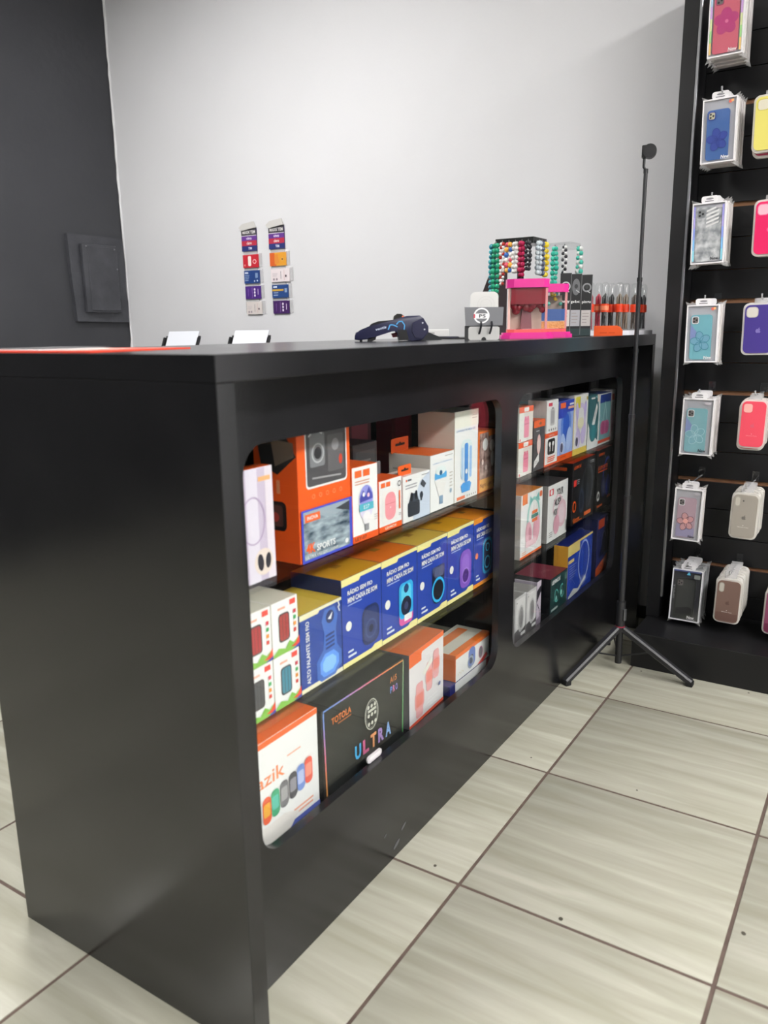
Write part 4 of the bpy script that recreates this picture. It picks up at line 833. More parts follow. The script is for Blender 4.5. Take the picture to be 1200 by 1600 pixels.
for i, (yl, z0, w, h, colr, n, shp, mk, tx, low, lab, ph, bc) in enumerate(sil):
    xf = XF + 0.015
    silicone_case(xf, yl, z0, w, h, colr, lab, GS, shp, mk, tx, R((0, -1.2, -1.0, -1.0, 0.8, 1.2, 1.0, 0.5)[i]), True, low)
    for k in range(1, n):
        rnd = random.Random(200 + i*10 + k)
        sp = 0.0225
        dz = -0.010 if (i in (1, 4) and k == 1) else (rnd.random()-0.5)*0.003 + 0.001*k
        silicone_case(xf + k*sp, yl + (rnd.random()-0.5)*0.004 + (0.004 if i == 4 and k == 1 else 0), z0 + dz, w, h, bc, ORD[k] + ' milky tray package in the stack of the ' + ph, 'cases behind the ' + ph, frontmost=False)
    hook(yl - w/2, z0 + h + 0.010, SX - xf - 0.003, 'clear hook carrying the ' + ph + ' stack')

# ================================================================== TRIPOD PHONE STAND
PX, PY = 1.755, -0.052
tr = thing('phone_tripod', 'tall black telescopic phone tripod standing beside the counter', 'tripod', (PX, PY, 0))
BK = M('1b1b1d', 0.38); BK2 = M('222225', 0.42); CH = M('8d8f93', 0.25, 0.9)
b = MB(); b.tube([(0, 0, 0.028), (0, 0, 0.145)], 0.0115, BK, 14); b.build('centre_post', tr, True)
b = MB(); b.tube([(0, 0, 0.150), (0, 0, 0.156)], 0.0165, BK, 14); b.tube([(0, 0, 0.1445), (0, 0, 0.150)], 0.019, BK, 14); b.build('hub', tr, True)
b = MB(); b.tube([(0, 0, 0.1565), (0, 0, 0.1595)], 0.0155, M('a8324a', 0.4), 14); b.build('red_ring', tr, True)
b = MB(); b.tube([(0, 0, 0.160), (0, 0, 0.245)], 0.0145, BK2, 16); hd = b.build('grip', tr, True)
ca = math.atan2(-0.74 - PY, -0.754 - PX)
b = MB(); b.box(0.012, 0.020, -0.006, 0.006, 0.180, 0.222, CH, 0.002, 2); b.build('remote_clip', hd, rot=(0, 0, ca + R(50)))
z0 = 0.245
for zt, r in ((0.60, 0.0098), (0.86, 0.0088), (1.06, 0.0078), (1.27, 0.0068), (1.575, 0.0056)):
    b = MB(); b.tube([(0, 0, z0), (0, 0, zt)], r, BK2, 14); b.tube([(0, 0, zt - 0.012), (0, 0, zt)], r + 0.0012, BK, 14); b.build('telescopic_section', tr, True); z0 = zt
dx, dy = math.cos(ca + R(90)), math.sin(ca + R(90))      # to the right as seen from the aisle
b = MB(); b.tube([(0, 0, 1.572), (-dx*0.006, -dy*0.006, 1.580), (-dx*0.006, -dy*0.006, 1.612)], 0.0042, BK, 10)
b.build('neck', tr, True)
b = MB(); P = rr(-0.012, -0.0165, 0.002, 0.0165, 0.003, 3); b.prism(P, 'y', -0.010, 0.010, BK); b.prism(ellpts(0.010, 0.0, 0.019, 0.019, 0, 20), 'y', -0.014, 0.014, BK)
b.build('clamp_head', tr, True, loc=(-dx*0.002, -dy*0.002, 1.622), rot=(0, 0, ca + R(90)))
for fx, fy in ((1.556, 0.058), (1.754, -0.287), (1.957, 0.050)):
    v = Vector((fx - PX, fy - PY)); ang = math.atan2(v.y, v.x); ln = v.length
    b = MB(); P0, P1 = Vector((0.012, 0, 0.150)), Vector((ln, 0, 0.012)); d = (P1-P0).normalized(); n = Vector((-d.z, 0, d.x)); hw, ht = 0.0125, 0.0105
    ring = [(-hw, -ht*0.5), (-hw*0.6, -ht), (hw*0.6, -ht), (hw, -ht*0.5), (hw, ht*0.5), (hw*0.6, ht), (-hw*0.6, ht), (-hw, ht*0.5)]
    A = [b.bm.verts.new(P0 + Vector((0, q[0], 0)) + n*q[1]) for q in ring]; B2 = [b.bm.verts.new(P1 + Vector((0, q[0], 0)) + n*q[1]) for q in ring]
    i = b.mi(BK2); b.bm.faces.new(A); b.bm.faces.new(B2[::-1])
    for k in range(8): b.bm.faces.new((A[k], B2[k], B2[(k+1) % 8], A[(k+1) % 8]))
    lg = b.build('leg', tr, rot=(0, 0, ang))
    b = MB(); b.box(ln - 0.014, ln + 0.008, -0.0135, 0.0135, 0.0002, 0.017, M('101011', 0.7), 0.003, 2); b.build('rubber_foot', lg)
    q0 = Vector((0.018, 0, 0.060)); q1 = P0 + d*(0.45*(P1-P0).length)
    b = MB(); b.tube([(0.012, 0, 0.055), tuple(q1)], 0.0028, BK, 6); b.build('brace', lg)

# ================================================================== THINGS ON THE COUNTER TOP
TOP = H
def facing(x, y, extra=0.0): return math.atan2(y + 0.7396, x + 0.7542) - R(90) + R(extra)

# card payment terminal seen from its side
x, y = 0.915, 0.305
t = thing('card_terminal', 'navy blue card payment terminal lying on the counter', 'card terminal', (x, y, TOP), facing(x, y, 2))
NV = M('1a1c3c', 0.35); NB = M('101014', 0.4)
S1 = 0.000181
def cp(P): return [((a - 560)*S1, (450 - c)*S1) for a, c in P]
body = cp([(62, 420), (64, 372), (80, 330), (150, 292), (260, 250), (560, 178), (760, 122), (940, 118), (985, 150), (1055, 260), (1055, 340), (985, 425), (950, 448), (840, 448), (660, 432), (632, 300), (560, 305), (340, 372), (255, 418), (120, 430)])
b = MB(); b.prism(body, 'y', 0.0, 0.078, NV)
es = [e for e in b.bm.edges if abs((e.verts[0].co - e.verts[1].co).y) < 1e-6]
bmesh.ops.bevel(b.bm, geom=es, offset=0.003, segments=2, profile=0.5, affect='EDGES'); b.build('body', t, True)
b = MB(); b.prism(cp([(262, 250), (290, 218), (380, 186), (560, 172), (600, 168), (600, 205)]), 'y', 0.010, 0.068, NB); b.build('keypad_screen', t)
b = MB(); b.prism(cp([(235, 445), (240, 405), (360, 372), (345, 425), (290, 450)]), 'y', 0.006, 0.072, NB); b.build('front_foot', t)
b = MB(); b.tube([(-0.0745, 0.012, 0.0), (-0.0745, 0.012, 0.006)], 0.0035, NB, 8); b.build('front_pad', t)
b = MB(); b.prism(cp([(640, 300), (760, 300), (790, 436), (660, 440)]), 'y', -0.0015, 0.06, M('08080b', 0.5)); b.build('grip_recess', t)
b = MB(); b.prism(cp([(560, 350), (635, 335), (640, 395), (585, 400)]), 'y', 0.02, 0.06, M('7a2230', 0.4)); b.build('trigger', t)
b = MB(); b.prism(cp([(840, 210), (985, 150), (1050, 270), (1045, 335), (965, 415), (880, 400), (835, 330)]), 'y', -0.0022, 0.002, M('22223f', 0.35)); b.build('printer_cover', t)
b = MB(); b.prism(cp([(592, 165), (600, 120), (640, 90), (700, 92), (740, 120), (750, 165)]), 'y', 0.03, 0.07, M('2a2826', 0.3)); hh = b.build('paper_roll_dome', t, True)
b = MB(); b.sphere(((722 - 560)*S1, 0.029, (450 - 135)*S1), 0.0035, M('e0683a', 0.4), 8, 6); b.build('orange_light', hh)
p = Print(1, 1, lambda a, c, q: ((a*1200 - 560)*S1, -0.0003 - q, (450 - c*600)*S1), 0.0001, 0.0)
def Q(a, c): return (a/1200, c/600)
def lines(P, tpx, col):
    z = p._z(); m = p._m(col)
    for (a, c), (d, e) in zip(P, P[1:]):
        L2 = math.hypot(d-a, e-c); nx, ny = -(e-c)/L2*tpx/2, (d-a)/L2*tpx/2
        p.mb.face([p.f(*Q(a-nx, c-ny), z), p.f(*Q(d-nx, e-ny), z), p.f(*Q(d+nx, e+ny), z), p.f(*Q(a+nx, c+ny), z)], m)
lines([(515, 298), (540, 235), (580, 235), (605, 245), (640, 262)], 15, '4fa3dc'); lines([(625, 232), (655, 195), (700, 190), (735, 240), (728, 300)], 15, '4fa3dc')
V, F, asp = glyphs('ventis', 0.02)
zq = p._z(); mm = p.mb.mi(M('c9d3ea', 0.4)); PV = []
for a, c in V:
    X = 345 + a*145; Y = 312 - a*34 - c*34; PV.append(p.mb.bm.verts.new(p.f(*Q(X, Y), zq)))
for f_ in F:
    q = p.mb.bm.faces.new([PV[k] for k in f_]); q.material_index = mm
p.done('terminal_print', t)
for (a, c) in ((975, 215), (1000, 300)):
    b = MB(); X, Z = (a-560)*S1, (450-c)*S1; b.sphere((X, -0.0022, Z), 0.002, M('c9cad2', 0.3), 8, 6, (1, 0.4, 1)); b.build('button', t)

# phone stand with a business card leaning on it
x, y = 1.046, 0.122; fz = facing(x, y, 0)
t = thing('phone_stand', 'white and black phone stand holding a grey business card', 'phone stand', (x, y, TOP), fz)
WHP = M('cccbc9', 0.25)
b = MB(); b.prism(rr(-0.037, 0.0005, 0.037, 0.032, 0.006), 'y', -0.03, -0.022, WHP); b.prism([(-0.037, 0.010), (0.037, 0.010), (0.037, 0.030), (-0.037, 0.030)], 'y', -0.0218, -0.006, WHP); b.build('front_lip', t)
b = MB(); b.prism([(-0.030, 0.0), (0.03, 0.0), (0.04, 0.028), (-0.024, 0.034)], 'x', -0.046, 0.0365, M('1d1d20', 0.35)); b.build('base', t)
b = MB(); b.prism(rr(-0.034, 0.0, 0.034, 0.092, 0.013, 5), 'y', 0.0, 0.006, WHP); pl = b.build('back_plate', t, True, loc=(0, -0.004, 0.026), rot=(R(-16), 0, 0))
p = Print(1, 1, lambda a, c, q: (a, -q, c)); p.ring(0.004, 0.060, 0.021, 0.021, 0.0012, 'bdbcba'); p.ring(0.004, 0.060, 0.014, 0.014, 0.001, 'bdbcba'); p.done('pad_ring', pl)
for xx in (-0.011, 0.014):
    b = MB(); b.tube([(xx, -0.0305, 0.016), (xx + 0.002, -0.037, 0.022), (xx + 0.005, -0.039, 0.036), (xx + 0.004, -0.034, 0.043)], 0.0026, M('26262a', 0.3), 8); b.build('prong', t, True)
b = MB(); b.prism(ellpts(0.0, 0.0, 0.006, 0.0075, 0, 12, 0, 180), 'y', -0.0306, -0.0296, M('1d1d20', 0.5)); b.build('cable_notch', t)
bc = thing('business_card', 'dark grey business card with a round white PS logo', 'card', (x, y, TOP), fz)
ex = MB(); ex.prism([(-0.044, 0.0), (0.044, 0.0), (0.046, 0.044), (-0.047, 0.045)], 'y', -0.0004, 0.0004, M('6b6c70', 0.45)); cd = ex.build('card', bc, loc=(0, -0.031, 0.034), rot=(R(-14), 0, 0))
p = Print(1, 1, lambda a, c, q: (a, -0.0004 - q, c))
p.ring(-0.006, 0.024, 0.019, 0.019, 0.0036, 'f2f2f2'); p.rect(-0.021, 0.017, 0.010, 0.029, 'f2f2f2'); p.rect(-0.025, 0.018, -0.0215, 0.028, 'c03a4a')
p.text('PS', -0.004, 0.023, '3a3b40', 0.0085, 0.016, bold=0.03); p.done('logo_print', cd)

# pink liquid timers
def timer(x, y, sc, lab, kind, extra):
    t = thing('liquid_timer', lab, 'liquid timer', (x, y, TOP), facing(x, y, extra), 'pink framed liquid timers')
    PK = M('d8338f', 0.25); w, h, d = 0.104*sc, 0.152*sc, 0.062*sc
    def octo(w, d, c=0.016): return [(-w/2 + c, -d/2), (w/2 - c, -d/2), (w/2, -d/2 + c), (w/2, d/2 - c), (w/2 - c, d/2), (-w/2 + c, d/2), (-w/2, d/2 - c), (-w/2, -d/2 + c)]
    b = MB(); b.prism(octo(w*1.32, d*1.4, 0.02), 'z', 0.0, 0.010, PK); b.prism(octo(w*1.22, d*1.3, 0.018), 'z', 0.010, 0.0155, PK); b.build('base', t)
    b = MB(); b.prism(octo(w, d), 'z', 0.0155, 0.024, M('d9605c', 0.3)); b.build('lower_frame', t)
    b = MB(); b.prism(octo(w*0.97, d*0.97), 'z', 0.0245, h - 0.0225, ACRYLP); b.build('tank', t)
    b = MB(); b.prism(octo(w*1.06, d*1.06), 'z', h - 0.022, h, PK); b.build('cap', t)
    for sx in (-1, 1):
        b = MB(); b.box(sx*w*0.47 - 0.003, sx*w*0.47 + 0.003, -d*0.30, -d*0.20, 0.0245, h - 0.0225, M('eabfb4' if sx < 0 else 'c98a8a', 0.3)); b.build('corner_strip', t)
    if kind == 'red':
        b = MB(); rnd = random.Random(4)
        for k in range(16): b.sphere((-w*0.38 + w*0.76*k/15, -d*0.20 + 0.010*rnd.random(), h - 0.062 - 0.012*rnd.random() - 0.008*math.sin(k*0.9)), 0.0085 + 0.004*rnd.random(), M('7c1424', 0.2), 10, 7)
        b.box(-w*0.43, w*0.43, -d*0.40, d*0.18, h - 0.064, h - 0.0232, M('7c1424', 0.25)); b.build('red_liquid', t, True)
        b = MB(); b.prism([(-0.016, 0.025), (0.014, 0.025), (0.010, 0.085), (-0.012, 0.085)], 'y', -0.004, 0.012, M('7e5258', 0.5)); b.build('slide', t)
        b = MB(); b.box(-w*0.40, w*0.40, d*0.2, d*0.26, 0.025, h - 0.05, M('b9aa9c', 0.5)); b.build('back_card', t)
    else:
        b = MB(); rnd = random.Random(6); b.box(-w*0.44, w*0.44, -d*0.36, d*0.36, 0.025, 0.044, SAND); b.build('sand', t)
        b = MB(); b.box(-w*0.44, w*0.44, -d*0.34, d*0.34, 0.046, 0.078, M('3b5f9c', 0.15)); b.build('blue_liquid', t)
        b = MB()
        for k in range(16): b.sphere((-w*0.38 + w*0.76*rnd.random(), (rnd.random()-0.5)*d*0.5, 0.084 + 0.042*rnd.random()), 0.004 + 0.002*rnd.random(), M(('d8b93a', 'c9c24a', '4fae9a')[k % 3], 0.25), 8, 5)
        b.build('droplets', t, True)
        b = MB(); b.box(-w*0.40, w*0.40, d*0.24, d*0.28, 0.046, h - 0.03, M('8f8578', 0.5)); b.build('back_card', t)
    return t
timer(1.285, 0.112, 1.0, 'pink liquid timer with dark red fluid, the nearer of two', 'red', 8)
timer(1.455, 0.118, 0.96, 'pink liquid timer with yellow drops, blue fluid and sand', 'blue', 8)

# bracelet racks and bead bracelets
def bracelet(x, y, z, cols, n, r, lab, gap=0.0, spread=0.0085, rz=0.0):
    t = thing('bead_bracelet', lab, 'bracelet', (x, y, z), rz, 'bead bracelets hanging on the racks')
    ln = n*r*1.9/2.0
    b = MB(); P = []
    for k in range(17):
        a = math.pi*k/8; P.append((spread*math.sin(a), 0.0, -ln*0.5 + ln*0.5*math.cos(a)))
    b.tube(P, 0.0008, M('8a8a8a', 0.5), 5, False); b.build('cord', t)
    b = MB(); rnd = random.Random(int(x*9999))
    half = n//2
    for sx in (-1, 1):
        for k in range(half):
            zz = -r - k*(ln - 2*r)/(max(half-1, 1)); c = cols[(k + (0 if sx < 0 else 1)) % len(cols)]
            rad = r*(0.85 + 0.3*rnd.random()) if len(cols) > 1 else r
            b.sphere((sx*spread*math.sin(math.pi*min(max(-zz/ln, 0.12), 0.88))**0.5, 0.0, zz), rad, M(c, 0.18), 8, 6)
    bo = b.build('beads', t, True); bo['kind'] = 'stuff'
    return t
def rack(x, y, name, lab, w, d, h, topm, hooks):
    rz = facing(x, y, -24)
    t = thing(name, lab, 'rack', (x, y, TOP), rz)
    b = MB(); b.box(-w*0.45, w*0.45, -d*0.45, d*0.45, 0.0, 0.008, topm, 0.001); b.build('base', t)
    b = MB(); b.tube([(0, 0, 0.008), (0, 0, h - 0.02)], 0.011, ACRYL if topm is ACRYL else M('2a2a2c', 0.35), 12); b.build('post', t, True)
    b = MB(); b.box(-w/2, w/2, -d/2, d/2, h - 0.02, h, topm, 0.001); tp = b.build('top_plate', t)
    for u in hooks:
        b = MB(); yy = -d/2 if u[1] == 0 else d/2*0
        px, py = (u[0]*w, -d/2) if u[1] == 0 else (w/2, u[0]*d) if u[1] == 1 else (-w/2, u[0]*d)
        nx, ny = (0, -1) if u[1] == 0 else (1, 0) if u[1] == 1 else (-1, 0)
        b.tube([(px, py, h - 0.012), (px + nx*0.010, py + ny*0.010, h - 0.014), (px + nx*0.012, py + ny*0.012, h - 0.008)], 0.0015, M('b5b6ba', 0.2, 0.9), 6); b.build('hook', tp, True)
    return t, rz
def wpt(x, y, rz, a, c): return (x + a*math.cos(rz) - c*math.sin(rz), y + a*math.sin(rz) + c*math.cos(rz))
x, y = 1.81, 0.357; w, d, h = 0.135, 0.11, 0.312
hk = [(-0.44, 0), (-0.27, 0), (-0.10, 0), (0.07, 0), (0.24, 0), (0.40, 0), (-0.35, 1), (-0.10, 1), (0.16, 1), (-0.3, 2)]
t, rz = rack(x, y, 'bracelet_rack', 'black topped bracelet rack full of bead bracelets', w, d, h, M('1c1f1d', 0.25), hk)
brs = [(['1f8a68', '2f9d78'], 22, 0.0085, 'long dark green bead bracelet at the left of the rack', 0.009), (['d9d6d2', 'a5342e', 'efefef'], 26, 0.0055, 'white and red small bead bracelet next to the dark green one', 0.006),
       (['d0586a', 'e6a84a', '3f6ab0', 'e9e6e0'], 12, 0.0085, 'pink, amber and blue bead bracelet on the rack', 0.008), (['e9e7e3', 'c9c6c2'], 14, 0.0075, 'white pearl bead bracelet', 0.007),
       (['9a1f44', 'b02850'], 14, 0.0085, 'crimson bead bracelet at the front of the rack', 0.006), (['2b2b2f', '3a3a3e'], 14, 0.007, 'black bead bracelet at the front corner of the rack', 0.007),
       (['c9d2d6', 'aeb9c0'], 14, 0.008, 'pale silver blue bead bracelet', 0.007), (['4f5a70', '67728a'], 14, 0.008, 'slate grey bead bracelet', 0.006),
       (['e2c21f', 'e9d23a'], 13, 0.009, 'bright yellow bead bracelet', 0.006), (['2f8fa0', '49a9b4'], 22, 0.0085, 'long turquoise bead bracelet on the far left', 0.009)]
order = [0, 1, 2, 3, 4, 5, 6, 7, 8, 9]
for (u, sd), bi in zip(hk, order):
    cols, n, r, lab, sp = brs[bi]
    a, c2 = (u*w, -d/2 - 0.0115) if sd == 0 else (w/2 + 0.0115, u*d) if sd == 1 else (-w/2 - 0.019, u*d)
    p0 = wpt(x, y, rz, a, c2); bracelet(p0[0], p0[1], TOP + h - 0.0125, cols, n, r, lab, 0, sp, rz if sd == 0 else rz + R(70))
x, y = 2.035, 0.306; w, d, h = 0.115, 0.09, 0.312
hk = [(0.05, 0), (0.36, 0), (0.1, 1)]
t, rz = rack(x, y, 'bracelet_rack', 'clear acrylic bracelet rack behind the black earphone packs', w, d, h, ACRYL, hk)
for (u, sd), (cols, n, r, lab, sp) in zip(hk, [(['4fc3ac', '3aae98'], 16, 0.0085, 'mint green bead bracelet on the clear rack', 0.007), (['3d3d42', 'dedede'], 18, 0.0055, 'black and white bead bracelet on the clear rack', 0.006), (['56c2ae', 'e2e6e4'], 16, 0.008, 'mint and white bead bracelet at the right of the clear rack', 0.007)]):
    a, c2 = (u*w, -d/2 - 0.0115) if sd == 0 else (w/2 + 0.0115, u*d)
    p0 = wpt(x, y, rz, a, c2); bracelet(p0[0], p0[1], TOP + h - 0.0125, cols, n, r, lab, 0, sp, rz)
# dark easel board behind the phone stand
x, y = 2.0, 0.543
t = thing('easel_board', 'dark brown leaning board behind the bracelets', 'board', (x, y, TOP), facing(x, y, 0))
b = MB(); b.prism([(-0.098, 0.0), (0.05, 0.0), (0.05, 0.235), (-0.010, 0.235)], 'y', 0, 0.008, M('3a3032', 0.5)); b.build('panel', t)
b = MB(); b.box(0.0, 0.03, 0.0085, 0.03, 0.0, 0.006, M('3a3032', 0.5)); b.build('foot', t)

# three black earphone packs leaning in a row
for k, (x, y) in enumerate(((1.612, 0.110), (1.672, 0.099), (1.732, 0.086))):
    lab = ('black earphone pack beside the pink timers, leftmost of three', 'black earphone pack in the middle of three', 'black earphone pack with a tilted emblem, rightmost of three')[k]
    c = Carton('earphone_pack', lab, 'earphone pack', (x - 0.010, y + 0.030, TOP + 0.001), 0.033, 0.185, 0.05, '1a1a1c', '232325', '242628', facing(x, y, 0), R(-5), 'black earphone packs on the counter')
    f = c.f
    f.ring(0.5, 0.79, 0.42, 0.42*1.0, 0.09, 'b9babd') if k == 0 else f.ell(0.5, 0.79, 0.36, 0.75, '6c6d70') if k == 1 else f.ring(0.5, 0.79, 0.42, 0.42, 0.14, '8f9093')
    f.line([(0.5, 0.74), (0.82, 0.70)], 0.08, 'b9babd'); f.ell(0.5, 0.80, 0.16, 0.2, '3a3b3d'); f.text(('Funny', 'plx', 'pingu')[k], 0.5, 0.55, 'dcdcdc', 0.055, 0.8, bold=0.03)
    f.rect(0.08, 0.16, 0.92, 0.42, 'c9c2bf' if k != 1 else 'b5b3b8'); f.bars(0.18, 0.36, 0.6, 4, 'a39a98', 0.05, 0.015, k); f.rect(0.0, 0.0, 1, 0.12, '26393a'); f.rect(0.96, 0.02, 1.0, 0.98, '77787b'); c.done()

# clear tubes with cables
tub = [(1.86, 0.1059, '8f2236'), (1.905, 0.094, 'c23048'), (1.885, 0.066, '2a2a2c'), (1.965, 0.069, '3a3a3c'), (1.945, 0.037, '6b5b48'), (2.005, 0.033, '7d6a58'), (2.055, 0.018, '5a4f47'), (2.10, 0.014, '3c3c40'), (2.135, 0.010, '48484c')]
names = ('wine red', 'bright red', 'black', 'charcoal', 'dark tan', 'light tan', 'brown', 'dark grey', 'steel grey')
for k, (x, y, colr) in enumerate(tub):
    fz = facing(x, y, 0)
    t = thing('cable_tube', 'clear tube with a %s cable and orange band on the counter' % names[k], 'cable tube', (x, y + 0.026, TOP + 0.016), fz, 'clear cable tubes on the counter')
    r = 0.0125; hh = 0.152
    b = MB(); b.tube([(0, 0, 0), (0, 0, hh - 0.012), (0, 0, hh - 0.004), (0, 0, hh)], [r, r, r*0.8, r*0.4], ACRYL, 14); b.build('tube', t, True)
    b = MB(); b.tube([(0, 0, 0.058), (0, 0, 0.084)], r + 0.0006, M('e0451f', 0.35), 14, False); b.tube([(0, 0, 0.064), (0, 0, 0.078)], r + 0.0010, M('e98a66' if k in (1, 2) else 'd83a1c', 0.35), 14, False); b.build('orange_band', t, True)
    b = MB(); m = M(colr, 0.4)
    for q in range(5):
        a = q*1.26; b.tube([(0.007*math.cos(a), 0.007*math.sin(a), 0.003), (0.006*math.cos(a+0.5), 0.006*math.sin(a+0.5), 0.05), (0.007*math.cos(a+0.2), 0.007*math.sin(a+0.2), 0.105), (0.002, 0.0, 0.116)], 0.0028, m, 6)
    b.build('cable', t, True)
# tray they stand in
t = thing('tube_tray', 'white cardboard tray holding the clear cable tubes, orange front lip', 'tray', (0, 0, TOP))
b = MB(); b.prism([(1.835, 0.135), (1.835, 0.098), (1.87, 0.055), (1.94, 0.022), (2.05, 0.006), (2.155, 0.004), (2.16, 0.07), (2.0, 0.13)], 'z', 0.0, 0.014, M('e4e3ea', 0.5)); b.build('tray', t)
ob = thing('orange_block', 'orange rounded block sign in front of the cable tubes', 'sign', (1.755, 0.036, TOP), facing(1.755, 0.036, 0))
b = MB(); b.prism([(-0.043, 0.0), (0.043, 0.0), (0.043, 0.016), (0.036, 0.026), (0.026, 0.0305), (-0.043, 0.0305)], 'y', -0.006, 0.006, M('ee5a1e', 0.45)); b.build('block', ob)
p = Print(1, 1, lambda a, c, q: (a, -0.006 - q, c)); p.rect(-0.025, 0.007, -0.004, 0.011, 'd84c16'); p.rect(0.002, 0.007, 0.020, 0.011, 'd84c16'); p.done('print', ob)

# small flat things behind the terminal and the stand
t = thing('flat_case', 'flat black and navy case lying between the terminal and the phone stand', 'case', (1.30, 0.40, TOP), facing(1.30, 0.40, 0))
b = MB(); b.box(-0.09, 0.07, -0.03, 0.05, 0.0, 0.006, M('1a1a2c', 0.35), 0.002, 2); b.build('shell', t); b = MB(); b.box(-0.085, 0.065, -0.0305, -0.03, 0.0015, 0.0035, M('3d3a78', 0.3)); b.build('edge', t)
t = thing('charger_box', 'small white box lying on the flat black case', 'box', (1.31, 0.41, TOP + 0.0062), facing(1.31, 0.41, 0))
b = MB(); b.box(-0.030, 0.045, -0.02, 0.03, 0.0, 0.020, M('e2e2e0', 0.4), 0.001); b.build('carton', t)
p = Print(1, 1, lambda a, c, q: (a, -0.02 - q, c)); p.rect(-0.018, 0.008, 0.004, 0.012, 'a9a9a8'); p.done('front_print', t)
t = thing('power_adapter', 'small dark grey adapter with a coiled cable behind the card terminal', 'adapter', (1.10, 0.33, TOP), facing(1.1, 0.33, 0))
b = MB(); b.prism([(-0.035, 0.0), (0.055, 0.0), (0.048, 0.008), (0.015, 0.022), (-0.03, 0.024)], 'y', -0.015, 0.02, M('2e3033', 0.4)); b.build('body', t); b = MB(); b.tube([(0.05, 0, 0.004), (0.075, 0.005, 0.003), (0.10, -0.004, 0.003), (0.12, 0.002, 0.003)], 0.0025, M('202022', 0.5), 6); b.build('cable', t, True)

# flyers near the near end of the counter
t = thing('flyer', 'orange flyer sheet lying at the near end of the counter', 'flyer', (0.10, 0.36, TOP), R(6))
b = MB(); b.box(-0.07, 0.16, -0.06, 0.23, 0.0, 0.0022, M('e8401f', 0.45)); b.build('sheet', t)
p = Print(1, 1, lambda a, c, q: (a, c, 0.0022 + q)); p.rect(-0.04, 0.0, 0.10, 0.05, 'f6c9bb'); p.rect(-0.04, 0.08, 0.13, 0.10, 'f6c9bb'); p.done('print', t)
t = thing('flyer', 'white and grey flyers lying on the orange flyer sheet', 'flyer', (0.10, 0.42, TOP + 0.0028), R(-4))
b = MB(); b.box(-0.06, 0.07, 0.0, 0.16, 0.0, 0.0012, M('dededc', 0.5)); b.build('sheet', t); b = MB(); b.box(-0.03, 0.11, 0.03, 0.165, 0.0014, 0.0026, M('4b4b4e', 0.5)); b.build('sheet', t, rot=(0, 0, R(8)))

# ================================================================== STAFF SIDE: desk, printers, prepaid cards on the wall
dk = thing('work_desk', 'low grey work desk behind the counter against the white wall', 'desk', (0, 0, 0))
b = MB(); b.box(1.62, 2.285, 1.40, 2.78, 0.72, 0.745, M('4a4a4c', 0.5), 0.001); b.build('desk_top', dk)
for x, y in ((1.65, 1.43), (2.25, 1.43), (1.65, 2.75), (2.25, 2.75)):
    b = MB(); b.box(x - 0.02, x + 0.02, y - 0.02, y + 0.02, 0.0, 0.7195, M('2a2a2c', 0.5)); b.build('leg', dk)
for yc, lab, l2 in ((2.315, 'black inkjet printer with raised paper tray near the dark wall', 'sheet of white paper in the printer tray near the dark wall'), (1.862, 'black inkjet printer with raised paper tray farther from the dark wall', 'sheet of white paper in the printer tray farther from the dark wall')):
    t = thing('printer', lab, 'printer', (1.98, yc, 0.7455), R(-90), 'inkjet printers on the desk')
    PB = M('1c1c1e', 0.4)
    b = MB(); b.box(-0.19, 0.19, -0.14, 0.12, 0.0, 0.15, PB, 0.008, 2); b.build('body', t)
    b = MB(); b.box(-0.15, 0.15, -0.1405, -0.10, 0.03, 0.055, M('0c0c0d', 0.6)); b.build('output_slot', t)
    b = MB(); b.box(-0.19, 0.19, -0.142, 0.0, 0.1505, 0.158, M('262629', 0.3), 0.002); b.build('lid', t)
    an = R(-24)
    b = MB(); b.box(-0.122, 0.118, 0.0, 0.006, 0.0, 0.235, PB); b.build('paper_support', t, loc=(0, 0.075, 0.15), rot=(an, 0, 0))
    for sx in (-0.124, 0.116):
        b = MB(); b.box(sx, sx + 0.010, -0.014, 0.0, 0.03, 0.222, PB); b.build('edge_guide', t, loc=(0, 0.075, 0.15), rot=(an, 0, 0))
    pp = thing('paper_sheet', l2, 'paper', (1.98, yc, 0.7455), R(-90), 'paper in the printer trays')
    b = MB(); b.box(-0.105, 0.105, -0.004, -0.001, 0.0, 0.258, M('dfe2ee', 0.6)); b.build('sheet', pp, loc=(0, 0.075, 0.15), rot=(an, 0, 0))

